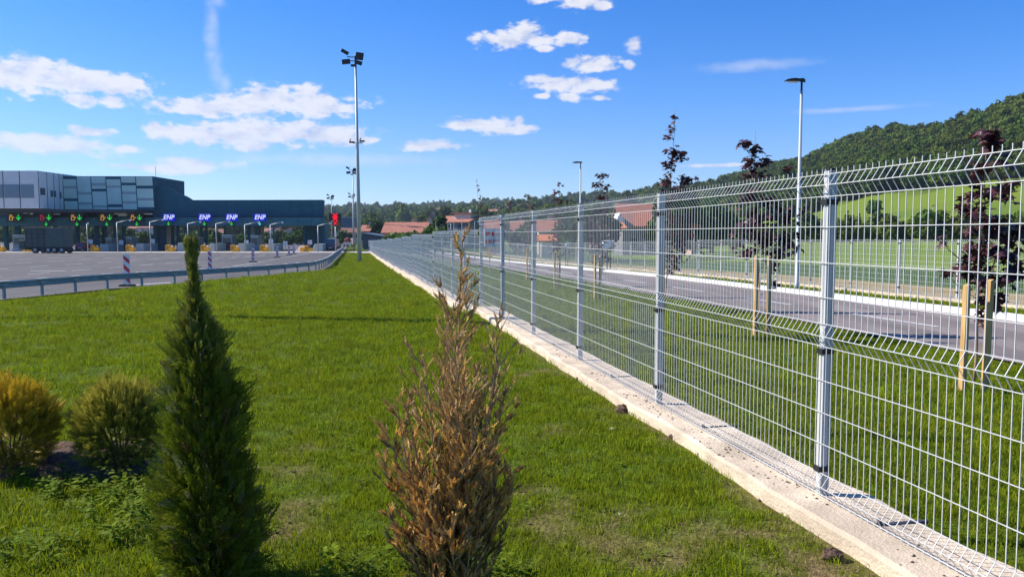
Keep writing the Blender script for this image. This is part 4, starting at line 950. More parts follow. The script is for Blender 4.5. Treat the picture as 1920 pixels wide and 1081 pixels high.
# little information boards
for (px,py),nm in zip([(54,456),(170,453),(227,454),(286,452),(462,454),(508,452),(581,454),(535,456)],['by the grey truck','left of the second cushion','behind the third cushion','left of the first glazed core','in front of the second glazed core','under the free arm pole','in front of the right glazed core','in the rightmost open lane']):
    d=133; p=at(px,py,d); t=thing('lane_sign','small white lane board '+nm,'sign',(p.x,d,ZR),0,'small white boards at the toll lanes'); h=p.z-ZR
    mb=MB(); mb.tube([(0,0,0),(0,0,h-.3)],.05,6); mb.build('pole',M_galv,t); mb=MB(); mb.box(-.35,.35,-.05,.05,h-.35,h+.35); pl=mb.build('board',M_white,t)
    mb=MB(); mb.box(-.25,.25,-.07,-.052,h+.05,h+.15); mb.box(-.25,.25,-.07,-.052,h-.2,h-.1); mb.build('board_marks',M_redp if px in(54,581) else M_grey3,pl)
# booths
for (a,b,y0,y1,d),nm in zip([(24,48,440,468,139),(416,435,440,469,139),(470,484,441,469,138.5),(361,372,444,469,139),(236,247,444,469,139),(198,209,446,469,140)],['grey toll booth at the far left beside the truck','grey toll booth under the third ENP sign','narrow toll booth in the second glazed core','toll booth behind the conifer tip','dark toll booth behind the fourth lane signal','dark toll booth in the lane right of the truck']):
    x0=at(a,450,d).x; x1=at(b,450,d).x; zt_=at(a,y0,d).z-ZR; w=(x1-x0)/2; t=thing('toll_booth',nm,'toll booth',((x0+x1)/2,d,ZR),0,'toll booths under the canopy')
    mb=MB(); mb.box(-w,w,0,2.4,0,zt_-.12); mb.build('body',M_grey3,t); mb=MB(); mb.box(-w-.1,w+.1,-.1,2.5,zt_-.12,zt_); mb.build('roof',M_grey,t)
    mb=MB(); mb.box(-w*.8,w*.8,-.03,-.002,zt_*.42,zt_*.8); mb.build('window',M_win,t)
# ENP signs
def text_mesh(s,size,shear,mat_):
    cu=bpy.data.curves.new('t','FONT'); cu.body=s; cu.size=size; cu.shear=shear; cu.offset=.018*size; cu.extrude=.02; cu.align_x='CENTER'; cu.align_y='CENTER'; cu.space_character=1.05
    o=bpy.data.objects.new('t',cu); COL.objects.link(o); dg=bpy.context.evaluated_depsgraph_get(); dg.update()
    me=bpy.data.meshes.new_from_object(o.evaluated_get(dg)); COL.objects.unlink(o); bpy.data.objects.remove(o); me.materials.clear(); me.materials.append(mat_); return me
tm=text_mesh('ENP',1.12,.25,M_letter)
def arrow(mb,cx_,cz,s,y):
    mb.box(cx_-.08*s,cx_+.08*s,y-.03,y,cz-.45*s,cz+.5*s)
    for k in (-1,1): mb.add([(cx_,y-.03,cz-.62*s),(cx_,y-.03,cz-.34*s),(cx_+k*.42*s,y-.03,cz+.08*s),(cx_+k*.42*s,y-.03,cz-.16*s)],[(0,1,2,3)])
def disc(mb,cx_,cz,r,y,n=20): mb.prism([(cx_+r*math.cos(6.2832*k/n),cz+r*math.sin(6.2832*k/n)) for k in range(n)],y,y+.12)
for (px,cyan),nm in zip([(316,0),(383,0),(434,0),(487,1)],['leftmost blue ENP sign above the toll lanes','blue ENP sign, second from the left','blue ENP sign, third from the left','rightmost blue ENP sign, over a cyan arrow']):
    d=135.6; p=at(px,407.5,d); t=thing('toll_sign',nm,'sign',(p.x,d,p.z),0,'blue ENP signs on the toll canopy')
    mb=MB(); mb.box(-1.02,1.02,0,.35,-.62,.62); mb.build('panel',M_bsign,t,bevel=.03)
    o=bpy.data.objects.new('lettering',tm); COL.objects.link(o); o.parent=t; o.rotation_euler=(math.pi/2,0,0); o.location=(0,-.03,.0); o.scale=(.9,1,1)
    mb=MB(); mb.box(-.85,.85,-.02,-.002,.52,.56); mb.build('top_line',M_white,t)
    q=at(px,418.8,d); dz=q.z-p.z
    t2=thing('lane_arrow',('small cyan' if cyan else 'small green')+' arrow light under the '+['leftmost','second','third','rightmost'][[316,383,434,487].index(px)]+' blue ENP sign','signal light',(q.x,d,q.z),0,'small arrow lights over the lanes')
    mb=MB(); disc(mb,0,0,.42,0); mb.build('housing',M_black,t2); mb=MB(); arrow(mb,0,.03,.62,-.002); mb.build('arrow',M_cyan if cyan else M_green,t2)
# lane signals
def pict(mb,cx_,cz,s,y):
    b=lambda x0,x1,z0,z1: mb.box(cx_+x0*s,cx_+x1*s,y-.03,y,cz+z0*s,cz+z1*s)
    b(-.28,.28,.48,.56); b(-.28,-.2,.28,.5); b(.2,.28,.28,.5); b(-.15,.15,.22,.30)
    b(-.36,.36,.05,.13); b(-.36,-.27,-.55,.06); b(.27,.36,-.55,.06); b(-.36,.36,-.62,-.54); b(.36,.7,-.1,-.01); b(.55,.64,-.06,.1)
for (px,ar,m_),nm in zip([(20.5,34.5,'o'),(78.5,91.5,'r'),(136.5,149,None),(192,205.5,None),(248.5,261.5,None)],['leftmost','second','third','fourth','fifth']):
    d=135.6; p=at(px,407.5,d); a=at(ar,407.5,d); t=thing('lane_signal','wide black lane signal with a pictogram and a green down arrow, %s from the left'%nm,'signal light',(p.x,d,p.z),0,'pictogram lane signals on the toll canopy')
    mb=MB(); mb.box(-.72,a.x-p.x+.62,0,.3,-.78,.78); mb.build('housing',M_black,t,bevel=.03)
    mb=MB(); pict(mb,0,0,.8,-.002); mb.build('pictogram',{'o':M_ledy,'r':M_leddr,None:M_ledy}[m_],t)
    mb=MB(); arrow(mb,a.x-p.x,.05,.9,-.002); mb.build('arrow',M_green,t)
    if px>70:
        q=at((px+ar)/2+1.5,419.5,d); t2=thing('lane_arrow','small green arrow light under the %s pictogram signal from the left'%nm,'signal light',(q.x,d,q.z),0,'small arrow lights over the lanes')
        mb=MB(); disc(mb,0,0,.42,0); mb.build('housing',M_black,t2); mb=MB(); arrow(mb,0,.03,.62,-.002); mb.build('arrow',M_green,t2)
# red cross signal gantry
d=128; p=at(628.5,407,d); z=float(zr(d)); t=thing('red_cross_signal','black signal board with red crosses on a pole right of the toll station','signal light',(p.x,d,z)); h=p.z-z
mb=MB(); mb.box(-1.0,.95,0,.3,h-.62,h+.62); mb.box(-.32,.32,0,.3,h-1.35,h-.66); mb.build('housing',M_black,t,bevel=.02)
mb=MB()
def cross(cx_,cz,s,w):
    for k in (-1,1):
        mb.add([(cx_-s*k-w,-.03,cz-s),(cx_-s*k+w,-.03,cz-s),(cx_+s*k+w,-.03,cz+s),(cx_+s*k-w,-.03,cz+s)],[(0,1,2,3)])
cross(0,h+.22,.36,.17); cross(0,h-.22,.36,.17); cross(0,h-1.0,.26,.12); mb.build('crosses',M_ledr,t)
mb=MB(); mb.tube([(-.02,.15,0),(-.02,.15,h-1.36)],.10,8); mb.build('pole',M_galv,t,smooth=True)
mb=MB(); mb.box(-.15,.15,-.05,.05,h-3.2,h-2.4); mb.build('control_box',M_white,t)
# ------------------------------------------------------------ vehicles
def wheel(name,x,y,z,r,w,parent,axis='x'):
    mb=MB(); n=16
    if axis=='x': mb.tube([(x-w/2,y,z),(x+w/2,y,z)],r,n)
    else: mb.tube([(x,y-w/2,z),(x,y+w/2,z)],r,n)
    o=mb.build(name,M_rubber,parent)
    mb=MB()
    if axis=='x': mb.tube([(x-w/2-.01,y,z),(x+w/2+.01,y,z)],r*.5,n)
    else: mb.tube([(x,y-w/2-.01,z),(x,y+w/2+.01,z)],r*.5,n)
    mb.build('rim',M_grey3,o); return o
d=119; x0=at(55,470,d).x; x1=at(131,470,d).x; z=float(zr(d))+.02; L_=x1-x0
t=thing('box_truck','grey covered truck with trailer waiting on the plaza at the left','truck',(x0,d,z)); 
mb=MB(); mb.box(.15,3.15,-1.2,1.2,.95,3.75); mb.prism([(.1,3.75),(3.15,3.75),(3.15,3.9),(.25,3.9)],-1.22,1.22); mb.build('cargo_box',M_tarp,t,bevel=.03)
mb=MB(); mb.box(3.25,L_-.1,-1.25,1.25,.95,3.8); mb.box(3.25,L_-.12,-1.26,1.26,3.8,3.88); mb.build('trailer_box',mat('tarp_green',(.075,.11,.095),.7,0,(.06,.09,.078),1.5),t,bevel=.03)
mb=MB(); 
for xx in (.4,1.2,2.1,2.9): mb.box(xx,xx+.06,-1.23,-1.2,.95,3.75)
mb.box(.15,3.15,-1.23,-1.2,2.9,2.96); mb.box(.15,3.15,-1.23,-1.2,2.2,2.24); mb.build('side_rails',M_truckd,t)
mb=MB(); mb.box(.9,L_-.2,-1.0,1.0,.55,.94); mb.box(-.0,.6,-1.1,1.1,.5,.9); mb.box(2.3,3.3,-1.15,1.15,.35,.9); mb.build('chassis',M_truckd,t)
mb=MB(); mb.box(-.9,.05,-1.15,1.15,.6,2.0); mb.build('cab',M_tarp,t,bevel=.1)
for xx in (1.6,3.6,4.5,L_-.6): wheel('wheel',xx,-1.0,.5,.5,.35,t,'y'); wheel('wheel',xx,1.0,.5,.5,.35,t,'y')
mb=MB(); mb.box(L_-.09,L_-.04,-1.0,1.0,.6,.75); mb.build('rear_bumper',M_truckd,t)
# van seen from behind
def rearvan(px,d,w,h,length,m_,label,cat,z=None,yaw=0):
    x=at(px,465,d).x; z=float(zr(d))+.02 if z is None else z; t=thing('van' if cat=='van' else 'car',label,cat,(x,d,z),yaw)
    mb=MB(); hw=w/2
    secs=[(0,.35,.25,h*.5,hw*.98,hw),(.04,.3,.2,h*.52,hw,hw),(.25,.28,.2,h*.97,hw,hw*.84),(length*.6,.28,.2,h,hw,hw*.86),(length*.78,.28,.2,h*.62,hw,hw*.9),(length,.3,.25,h*.5,hw*.95,hw*.9)]
    vs=[];fs=[]
    for y,z0,_,zt_,a,b in secs: vs+=[(-a,y,z0),(a,y,z0),(a,y,h*.5),(b,y,zt_),(-b,y,zt_),(-a,y,h*.5)]
    for i in range(len(secs)-1):
        for k in range(6): fs.append((i*6+k,i*6+(k+1)%6,i*6+6+(k+1)%6,i*6+6+k))
    fs+=[tuple(range(6))[::-1],tuple(len(vs)-6+k for k in range(6))]; mb.add(vs,fs); mb.build('body',m_,t,bevel=.05)
    mb=MB(); mb.add([(-hw*.82,.035,h*.55),(hw*.82,.035,h*.55),(hw*.74,.20,h*.88),(-hw*.74,.20,h*.88)],[(0,1,2,3)]); mb.build('rear_window',M_win,t)
    for s_ in (-1,1):
        mb=MB(); mb.box(min(s_*hw*.98,s_*hw*.84),max(s_*hw*.98,s_*hw*.84),-.03,.02,h*.36,h*.5); mb.build('tail_light',M_redp,t)
        for yy in (length*.17,length*.8): wheel('wheel',s_*(hw-.12),yy,.32,.32,.22,t)
    mb=MB(); mb.box(-hw*.96,hw*.96,-.08,.04,.25,.48); mb.build('bumper',M_truckd,t); mb=MB(); mb.box(-.26,.26,-.10,-.085,.5,.62); mb.build('number_plate',M_white,t)
rearvan(619,133,1.95,2.15,4.6,M_van,'dark blue van seen from behind in the open lane right of the toll station','van')
rearvan(150,136,1.75,1.45,4,M_redp,'red car in the toll lane right of the grey truck','car')
rearvan(413,137,1.75,1.45,4,mat('dark_red_paint',(.3,.03,.03),.3),'dark red car waiting in a lane right of the conifer tip','car')
cushion(0,127,1.25,'yellow crash cushion cut by the left edge of the picture')
# pickup load far
d=190; p=at(652,466,d); z=float(zr(d)); t=thing('loaded_truck','small pale truck with a dark red load driving away in the distance','truck',(p.x,d,z))
mb=MB(); mb.box(-1.1,1.1,0,3,.5,1.1); mb.build('flatbed',M_grey,t); mb=MB(); mb.box(-.9,.9,3.05,4.6,.5,2.0); mb.build('cab',M_grey,t,bevel=.1)
mb=MB(); mb.blob((-.2,1.2,1.45),(.85,1.2,.75),10,7,.2); mb.build('load',mat('dark_red_load',(.16,.035,.03),.8),t)
for s_ in (-1,1):
    for yy in (.6,3.8): wheel('wheel',s_*.95,yy,.42,.42,.25,t)
# ------------------------------------------------------------ buildings
def house(px,d,basez,w,dep,hw,hr_,label,wm=None,rm=None,ry=0,win=((-.5,.5),(.0,.5),(.5,.5)),axis='x',chim=True,cat='house',group=None):
    x=at(px,440,d).x; z=G(x,d)-.5 if basez is None else basez
    t=thing('house',label,cat,(x,d,z),ry,group); wm=wm or M_wallw; rm=rm or M_roof; a,b=w/2,dep/2
    mb=MB()
    if axis=='x': mb.add([(-a,-b,0),(a,-b,0),(a,b,0),(-a,b,0),(-a,-b,hw),(a,-b,hw),(a,b,hw),(-a,b,hw),(-a,0,hw+hr_),(a,0,hw+hr_)],[(0,1,5,4),(2,3,7,6),(1,2,6,9,5),(3,0,4,8,7)])
    else: mb.add([(-a,-b,0),(a,-b,0),(a,b,0),(-a,b,0),(-a,-b,hw),(a,-b,hw),(a,b,hw),(-a,b,hw),(0,-b,hw+hr_),(0,b,hw+hr_)],[(1,2,6,5),(3,0,4,7),(0,1,5,8,4),(2,3,7,9,6)])
    mb.build('wall',wm,t)
    mb=MB(); e=.5; th=.18
    if axis=='x':
        k=hr_/b
        for s_ in (-1,1):
            mb.add([(-a-e,s_*(b+e),hw-k*e),(a+e,s_*(b+e),hw-k*e),(a+e,0,hw+hr_),(-a-e,0,hw+hr_),(-a-e,s_*(b+e),hw-k*e+th),(a+e,s_*(b+e),hw-k*e+th),(a+e,0,hw+hr_+th),(-a-e,0,hw+hr_+th)],[(0,1,2,3),(4,5,6,7),(0,1,5,4),(1,2,6,5),(3,0,4,7)])
    else:
        k=hr_/a
        for s_ in (-1,1):
            mb.add([(s_*(a+e),-b-e,hw-k*e),(s_*(a+e),b+e,hw-k*e),(0,b+e,hw+hr_),(0,-b-e,hw+hr_),(s_*(a+e),-b-e,hw-k*e+th),(s_*(a+e),b+e,hw-k*e+th),(0,b+e,hw+hr_+th),(0,-b-e,hw+hr_+th)],[(0,1,2,3),(4,5,6,7),(0,1,5,4),(1,2,6,5),(3,0,4,7)])
    r=mb.build('roof',rm,t)
    if chim: mb=MB(); mb.box(a*.3,a*.3+.6,.1,.7,hw+hr_*.6,hw+hr_+.9); mb.build('chimney',M_wallp,r)
    for u,v in win:
        ww=MB(); ww.box(u*a-.55,u*a+.55,-b-.04,-b-.003,hw*v,hw*v+1.3); ww.build('window',M_win,t)
    return t
# balcony house on the right of the mast
t=house(868,195,None,9.6,11,6.8,1.5,'large house with a balcony, red tiled roof and grey gable wall above the fence',M_wallg,M_roof,math.radians(0),win=(),axis='x',chim=False)
t.rotation_euler=(0,0,math.radians(-28))
mb=MB(); mb.box(-4.6,1.0,-7.2,-5.55,4.0,4.25); mb.build('balcony',M_white,t)
mb=MB()
for k in range(9): mb.box(-4.5+k*.66,-4.42+k*.66,-7.15,-7.07,4.25,5.2)
mb.box(-4.55,.95,-7.17,-7.09,5.2,5.3); mb.build('railing',M_roof2,t)
for k in (-4.4,-2,.8): w=MB(); w.box(k-.12,k+.12,-7.1,-6.86,0,6.4); w.build('column',M_white,t)
for a,b in ((-4,-3.2),(-2.4,-1.2),(-.4,.5)): w=MB(); w.box(a,b,-5.54,-5.5,4.4,6.3); w.build('window',M_win,t)
w=MB(); w.box(2.0,3.0,-5.54,-5.5,4.4,6.2); w.build('window',M_win,t)
w=MB(); w.box(4.81,4.85,-1,.6,2.2,6.6); w.build('window',M_win,t)
w=MB(); w.box(-.6,4.2,-3.2,1.8,7.4,8.9); w.build('attic_wall',M_wallw,t); w=MB(); w.box(-1.2,4.9,-3.8,2.4,8.9,9.15); w.build('attic_roof',M_roof2,t)
w=MB(); w.box(2.0,2.5,-.3,.3,9.15,10.); w.build('chimney',M_white,t)
GH='red roofed village houses'
def hpx(p0,p1,yr,ye,d,dep,label,wm=None,rm=None,axis='x',**k):
    a=at(p0,ye,d); b=at(p1,yr,d); g=min(G((a.x+b.x)/2,d),a.z-1)-.3; w=b.x-a.x; fr_=d-dep/2
    ez=at(p0,ye,d-dep/2).z
    return house((p0+p1)/2,d,g,w-1.0 if w>3 else w*.7,dep,ez-g,b.z-ez,label,wm,rm,0,axis=axis,group=GH,**k)
hpx(722,806,418,436,150,9,'long low house with a wide red tiled roof behind the green bushes',M_wallp,M_roof,win=((-.4,.4),(.4,.4)))
hpx(801,817,405,412,175,8,'narrow pale house with a steep red roof beside a dark tree',M_wallw,M_roof,'y')
hpx(680,698,423,433,190,6,'small house with a hipped red roof right of the mast',M_wallp,M_roof)
hpx(908,946,415,432,120,7,'house with a pinkish red roof seen through the mesh left of the fence shadow',M_wallp,M_roof)
hpx(958,982,416,433,125,7,'small red roofed house seen through the mesh right of the fence shadow',M_wallp,M_roof)
hpx(1002,1045,415,433,115,7,'red roofed house seen through the mesh between the fourth and fifth posts',M_wallw,M_roof)
hpx(1010,1040,442,451,95,3,'low shed with a bright orange roof in front of a red roofed house',M_wallw,mat('orange_tiles',(.60,.20,.08),.8),win=(),chim=False)
t=hpx(1152,1246,384,422,110,9,'nearest large house with a wide red tiled roof beside the second fence post',M_wallg,M_roof,win=((-.5,.3),(.2,.3),(.7,.3)),chim=False)
def rel(px,py,d): p=at(px,py,d); return (p.x-t.location.x,d-110,p.z-t.location.z)
a=rel(1153,419,104); b=rel(1173,419,104); c=rel(1163,398,104)
w=MB(); w.add([a,b,c,(a[0],-2,a[2]),(b[0],-2,b[2]),(c[0],-1,c[2])],[(0,1,2),(1,4,5,2),(0,2,5,3)]); w.build('white_gable',M_white,t)
a=rel(1130,427,102); b=rel(1177,427,102); c=rel(1168,417,103.8); e=rel(1145,417,103.8)
w=MB(); w.add([a,b,c,e,(a[0],a[1],a[2]-.15),(b[0],b[1],b[2]-.15)],[(0,1,2,3),(0,4,5,1)]); w.build('porch_roof',mat('new_tiles',(.72,.22,.07),.8),t)
w=MB(); w.tube([(a[0]+.3,a[1]+.3,0),(a[0]+.3,a[1]+.3,a[2])],.08,5); w.build('column',M_white,t)
hpx(1290,1304,434,442,100,4,'small reddish house at the foot of the wooded hill',M_wallp,M_roof,win=(),chim=False)
M_roof3=mat('weathered_tiles',(.34,.155,.11),.85,0,(.25,.12,.09),1.3,6)
hh=[(825,900,393,14,'pair of pale houses high on the hillside under the ridge'),(832,905,392,9,'small pale house right beside the hillside pair'),(776,980,399,18,'long reddish house on the middle of the hillside'),(760,960,402,10,'small house left of the long hillside house'),
 (262,330,430,9,'red roofed house seen under the canopy right of the fourth signal'),(280,320,429,9,'large red roof seen under the canopy left of the first glazed core'),(250,380,428,7,'small red roof seen under the canopy behind the fifth signal pole'),
 (200,360,431,7,'red roof seen under the canopy between two dark columns'),(398,300,444,11,'low red roofed hall seen under the second ENP sign'),(428,420,431,9,'pale house seen under the third ENP sign'),(443,400,433,9,'pinkish house seen left of the second glazed core'),(455,430,430,8,'red roof just left of the second glazed core'),
 (492,420,430,9,'red roof seen just right of the second glazed core'),(500,360,436,9,'pale house with a red roof right of the rightmost ENP arrow'),(519,330,437,9,'pointed red and white house in the middle of the open lane'),(508,450,428,10,'wide red roof high behind the rightmost ENP lane'),(545,380,432,7,'small white gabled house under the free arm pole'),(530,400,430,7,'small house between the free arm pole and the white gable'),
 (631,480,434,9,'tan house right of the red cross signal'),(697,420,432,9,'reddish house behind the mast'),(660,300,440,10,'red brick house between the masts'),(925,700,396,12,'pale house low on the wooded ridge')]
for px,d,yb,w_,lb in hh:
    p=at(px,yb+6,d); k=w_/9; w_*=.72; k*=.72; house(px,d,p.z-2,w_,7*k,3.2*k+1.6,2.0*k,lb,random.choice([M_wallw,M_wallp,M_wallw]),M_roof3,random.uniform(-.4,.4),group=GH,axis='x' if 'point' not in lb and 'gable' not in lb else 'y',win=((-.4,.5),(.4,.5)))
# dark warehouse at the fence end, and blue-grey building
def slab(px0,px1,y0,y1,d,dep,m_,nm,label,cat='building'):
    a=at(px0,y1,d); b=at(px1,y0,d); t=thing(nm,label,cat,((a.x+b.x)/2,d,a.z-1)); w=(b.x-a.x)/2; h=b.z-a.z+1
    mb=MB(); mb.box(-w,w,0,dep,0,h); mb.build('wall',m_,t); mb=MB(); mb.box(-w-.2,w+.2,-.2,dep+.2,h,h+.25); mb.build('roof',M_grey3,t); return t,w,h
M_shed=mat('blue_grey_sheet',(.085,.125,.17),.6,0,(.07,.105,.145),.5)
mb=MB(); d=165; a=at(681,470,d); b=at(735,450,d); c=at(683,438,d)
t=thing('dark_shed','low dark blue grey shed with a sloping roof where the fence ends','shed',(a.x,d,a.z-1)); w=b.x-a.x
mb.prism([(0,0),(w,0),(w,at(735,447,d).z-a.z+1),(0,c.z-a.z+1)],0,14); mb.build('wall',M_shed,t)
mb=MB(); mb.prism([(-.3,c.z-a.z+1),(w+.3,at(735,447,d).z-a.z+1),(w+.3,at(735,447,d).z-a.z+1.2),(-.3,c.z-a.z+1.2)],-.3,14.3); mb.build('roof',M_shed,t)
slab(640,664,408,421,260,10,M_shed,'far_hall','flat dark hall behind the red cross signal')
# garden wall
mb=MB(); a=at(645,452,175); b=at(664,440,175); 
# white machines by the far fence
def machine(px,d,py,s,label):
    p=at(px,py,d); z=G(p.x,d); h=p.z-z; t=thing('white_machine',label,'machine',(p.x,d,z),0,'white boxy machines on dark legs across the road'); k=s
    mb=MB(); mb.prism([(-.38*k,h-.25*k),(-.30*k,h+.33*k),(.36*k,h+.36*k),(.36*k,h-.12*k),(.1*k,h-.38*k),(-.2*k,h-.40*k)],-.3*k,.3*k); mb.build('housing',M_white,t,bevel=.03)
    mb=MB()
    for xx in (-.3,.05,.3):
        for yy in (-.25,.25): mb.tube([(xx*k,yy*k,h-.35*k),(xx*1.2*k,yy*1.3*k,0)],.03*k,5)
    mb.tube([(-.3*k,0,.15),(1.1*k,0,.05)],.035*k,5); mb.build('legs',M_truckd,t)
    mb=MB(); mb.blob((.6*k,0,h+.28*k),(.12*k,.08*k,.08*k),8,5); mb.tube([(.36*k,0,h+.25*k),(.6*k,0,h+.28*k)],.02*k,5); mb.build('lamp',M_white,t)
machine(1137,42,458,.62,'large white box on dark legs beside the fence across the road')
machine(1064,50,459,.34,'smaller white box on dark legs left of the third fence post')
# red road signs
d=60; p=at(1300,430,d); z=G(p.x,d); t=thing('road_sign','red road signs on a post seen left of the tallest sapling hillside','road sign',(p.x,d,z)); h=p.z-z
mb=MB(); mb.tube([(.05,.05,0),(.05,.05,h+.35)],.04,6); mb.build('pole',M_galv,t)
mb=MB(); mb.prism([(.12+.2*math.cos(math.pi/8+k*math.pi/4),h+.27+.2*math.sin(math.pi/8+k*math.pi/4)) for k in range(8)],-.02,.0); mb.build('round_plate',M_orng,t)
mb=MB(); mb.box(-.25,.17,-.02,0,h-.6,h-.35); mb.build('rectangular_plate',M_orng,t)
t['label']='red road signs on a post behind the tallest maple sapling'
# ------------------------------------------------------------ trees beyond
def crown_pts(n,blobs):
    w=np.array([b[3]**2 for b in blobs]); w/=w.sum(); ix=rng.choice(len(blobs),n,p=w); v=rng.normal(size=(n,3)); v/=np.linalg.norm(v,axis=1)[:,None]
    B=np.array(blobs); q=rng.uniform(.55,1.05,(n,1)); return B[ix,:3]+v*B[ix,3:4]*q*np.array([1,1,.85]),v,ix
def crown_mesh(name,n,blobs,size,m_,parent=None,link=True,col=None):
    P,v,ix=crown_pts(n,blobs); nn=v+rng.normal(0,.5,(n,3)); nn/=np.linalg.norm(nn,axis=1)[:,None]
    a=np.cross(nn,rng.normal(size=(n,3))); a/=np.linalg.norm(a,axis=1)[:,None]; b=np.cross(nn,a); s=size*rng.uniform(.5,1.2,(n,1))
    V=np.stack([P-a*s-b*s*.4,P+a*s*.3-b*s,P+a*s+b*s*.5,P-a*s*.3+b*s],1).reshape(-1,3); Qs=np.arange(4*n).reshape(n,4)
    C=None
    if col is not None:
        c=np.array(col)[None]*(rng.uniform(.7,1.3,len(blobs))[ix])[:,None]*rng.uniform(.85,1.15,(n,1)); C=np.repeat(c,4,0)
    return mesh_np(name,V,Qs,None,m_,parent,link=link,col=C)
def blobs_for(R,H,n,seed=0):
    bl=[(0,0,H*.55,R*.62)]
    for k in range(n):
        a=rng.uniform(0,6.283); u=rng.uniform(.0,1); z=H*(.28+.62*u); rr=R*(.75*math.sqrt(max(0,1-(2*u-.8)**2*.7))); bl.append((rr*math.cos(a)*.75,rr*math.sin(a)*.75,z,R*rng.uniform(.25,.42)))
    return bl
def tree(px,d,yb,R,H,label,n=1300,col=(1,1,1),group=None,z=None,cat='tree',nm='green_tree'):
    x=at(px,440,d).x; z=(at(px,yb,d).z if yb else G(x,d)) if z is None else z
    t=thing(nm,label,cat,(x,d,z),0,group); crown_mesh('crown',n,blobs_for(R,H,14),R*.11,M_leafA,t,col=col)
    mb=MB(); mb.tube([(0,0,-1),(.05,0,H*.3),(0,.05,H*.7)],[R*.08,R*.06,R*.02],7)
    for k in range(5): a=rng.uniform(0,6.28); mb.tube([(0,0,H*.3),(R*.5*math.cos(a),R*.5*math.sin(a),H*.6)],[R*.035,R*.012],5)
    mb.build('trunk',M_bark,t)
TG='green trees around the village houses'
tl=[(745,128,None,3.4,3.1,'bright green bush in front of the long red roof at its left part',(1.4,1.5,.8)),(772,122,None,2.6,3.0,'dense green bush in front of the long red roof at its middle',(1.3,1.4,.8)),
 (758,118,None,2.2,2.6,'lower green bush just above the stepped fence tops',(1.2,1.4,.8)),(815,120,None,2.8,4.2,'rounded light green tree left of the balcony house',(1.5,1.6,.7)),(826,150,None,2.6,6.8,'dark green tree between the narrow pale house and the balcony house',(.7,.8,.7)),
 (708,190,None,3.2,6.4,'dark tree with dense crown left of the long red roof',(.6,.75,.7)),(735,135,None,2.2,2.9,'green bush at the left end of the long red roof',(1.2,1.3,.8)),
 (645,250,None,3.5,5,'dark tree under the far masts',(.7,.8,.8)),(634,200,None,2.0,2.9,'small green tree behind the red cross signal pole',(1.1,1.2,.8)),
 (1095,75,None,2.8,4.6,'green tree behind the third fence post',(.8,.9,.7)),(1120,80,None,3.0,5.2,'dark green tree left of the nearest red roofed house',(.6,.7,.6)),(1255,80,None,3.2,6.2,'dark tree right of the nearest red roofed house',(.6,.75,.6)),(1275,74,None,2.8,6.0,'dense tree behind the tallest maple sapling',(.65,.8,.6)),
 (1300,90,None,3.4,6.2,'broad dark tree at the left foot of the hill',(.6,.75,.6)),(1335,98,None,3.4,5.8,'broad green tree at the foot of the wooded hill',(.8,1.,.7)),(1372,105,None,3.4,5.2,'rounded green tree behind the second maple sapling',(.8,1.,.7)),
 (985,120,None,3,4.6,'green tree behind the fifth maple sapling',(.7,.85,.7)),(1062,110,None,3,5,'green tree left of the third fence post',(.7,.85,.7)),(915,130,None,3,4.2,'green tree behind the end of the high fence',(.8,.9,.7)),
 (1735,148,None,3.2,6.0,'bright tree standing alone behind the distant lamp post',(1.2,1.3,.8)),(1635,225,None,3.0,6,'lone green tree in the upper meadow',(1.,1.2,.8)),(1520,150,None,3.5,5.4,'broad dark tree right of the street lamp',(.65,.8,.6))]
for px,d,yb,R,H,lb,c in tl: tree(px,d,yb,R,H,lb,1300,np.array(c),TG)
CG='green trees seen under the toll canopy'
CTL=['green tree at the far left edge under the toll canopy','bright tree above the leftmost grey booth','dark tree behind the cargo box of the grey truck','bright tree directly behind the truck roof','light green tree just right of the grey truck','dark tree behind the slim short pole left of the third signal','green tree between the two dark columns under the third signal','green tree under the fourth lane signal','dark green tree behind the dark booth by the fourth signal','green tree behind the red roof left of the first glazed core','green tree just right of the first glazed core','green tree hidden partly by the conifer tip on its left side','dark tree right behind the conifer tip','light green tree in front of the low red roofed hall','dark tree left of the booth under the third ENP sign','light green tree right of the booth under the third ENP sign','green tree just left of the second glazed core','green tree just right of the second glazed core','light green tree left of the free arm pole','green tree in the middle of the wide open lane','dark green tree right of the middle of the wide open lane','light green tree next to the right glazed core']
for i,(px,c) in enumerate([(10,(1.,1.1,.6)),(45,(1.3,1.4,.6)),(75,(.8,.9,.6)),(95,(1.3,1.5,.6)),(128,(1.4,1.5,.6)),(165,(.8,.9,.6)),(186,(1.,1.1,.6)),(222,(.9,1.,.6)),(245,(.7,.8,.6)),(270,(.8,.9,.6)),(340,(.9,1.,.6)),(362,(1.,1.1,.6)),(378,(.7,.8,.6)),(393,(1.1,1.3,.6)),(408,(.8,.9,.6)),(440,(1.2,1.4,.6)),(452,(.9,1.,.6)),(495,(1.1,1.3,.6)),(512,(1.3,1.4,.6)),(528,(.9,1.,.6)),(543,(.8,.9,.6)),(558,(1.1,1.2,.6))]):
    dd_=random.uniform(195,250); R=random.uniform(2.4,3.6)*dd_/220; H=random.uniform(3.4,5.2)*dd_/220 if i>5 else random.uniform(5,6.5)
    tree(px,dd_,None,R,H,CTL[i],700,np.array(c),CG,z=-2.0)
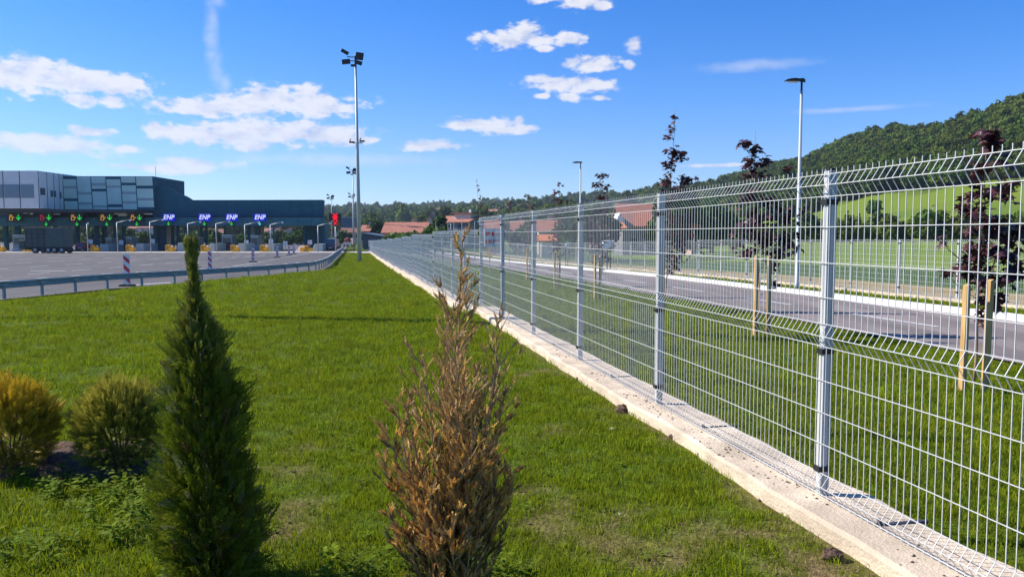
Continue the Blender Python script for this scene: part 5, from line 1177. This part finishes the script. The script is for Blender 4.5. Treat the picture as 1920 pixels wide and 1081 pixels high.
# forest as stuff
def proto(n,bl,size): return crown_mesh('forest_tree',n,bl,size,M_forest,None,False)
fpz=[proto(620,blobs_for(1,1.9,12),.10) for _ in range(5)]
fpz.append(proto(380,[(0,0,.5+.28*k,.62-.1*k) for k in range(6)],.11))
PP=[];RR=[];SZ=[];II=[]
N=56000; px=rng.uniform(-400,2500,N); u=rng.uniform(size=N); r0=np.interp(px,PXT,R0); r1=np.interp(px,PXT,CR)
r0=r0*.92; r=np.sqrt(r0**2+(r1*1.03)**2*u-r0**2*u); a=np.arctan((px-960)/F); X=r*np.sin(a); Y=r*np.cos(a); Z=ground(X,Y)
iy=440-F*(Z-EYE)/Y
keep=rng.uniform(size=N)<np.where(px<1300,.45,.75)
nf=fbm(X/55,Y/120,3,11); clear=(fbm(X/70,Y/140,3,11)>.56)&(px<1330)
keep&=~clear
mt=meadow_top(px); jitter=rng.normal(0,3,N); keep&=~((px>1300)&(iy+jitter>mt))
st=(px>1325)&(px<1425)&(np.abs(iy-(346-(px-1330)*.28))<10); keep&=~st
X,Y,Z,px,r=X[keep],Y[keep],Z[keep],px[keep],r[keep]; n=len(X); size=np.where(px<1250,rng.uniform(4.0,7.5,n),rng.uniform(1.9,4.2,n))*np.where((fbm(X/40,Y/40,2,31)>.6),1.25,.92)
# hedgerow at field end + scattered
hn=420; hp=rng.uniform(1300,2500,hn); hr0=rng.uniform(165,182,hn); ha=np.arctan((hp-960)/F); hX=hr0*np.sin(ha); hY=hr0*np.cos(ha)
k=(rng.uniform(size=hn)<.9); hX,hY=hX[k],hY[k]; X=np.concatenate([X,hX]); Y=np.concatenate([Y,hY]); Z=np.concatenate([Z,ground(hX,hY)]); size=np.concatenate([size,rng.uniform(1.4,2.7,len(hX))])
n=len(X); print('forest',n)
scatter('hill_forest',np.stack([X,Y,Z-.3],-1),np.stack([np.zeros(n),np.zeros(n),rng.uniform(0,6.28,n)],-1),np.stack([size,size,size*rng.uniform(.8,1.25,n)],-1),rng.choice(6,n,p=[.19,.19,.19,.19,.19,.05]),fpz,'dense green forest and hedgerow covering the hills behind the field','forest')
# ------------------------------------------------------------ haze
hz=MB(); hz.box(-2600,2600,-400,3200,-30,330); hzm=bpy.data.materials.new('haze_air'); hzm.use_nodes=True; tt=hzm.node_tree; tt.nodes.clear()
pv=tt.nodes.new('ShaderNodeVolumePrincipled'); pv.inputs['Color'].default_value=(.60,.76,1,1); pv.inputs['Density'].default_value=.00013; pv.inputs['Anisotropy'].default_value=.2
oo=tt.nodes.new('ShaderNodeOutputMaterial'); tt.links.new(pv.outputs[0],oo.inputs['Volume'])
USE_HAZE=True
if USE_HAZE: tag(hz.build('haze',hzm),'thin blue summer haze',kind='stuff')
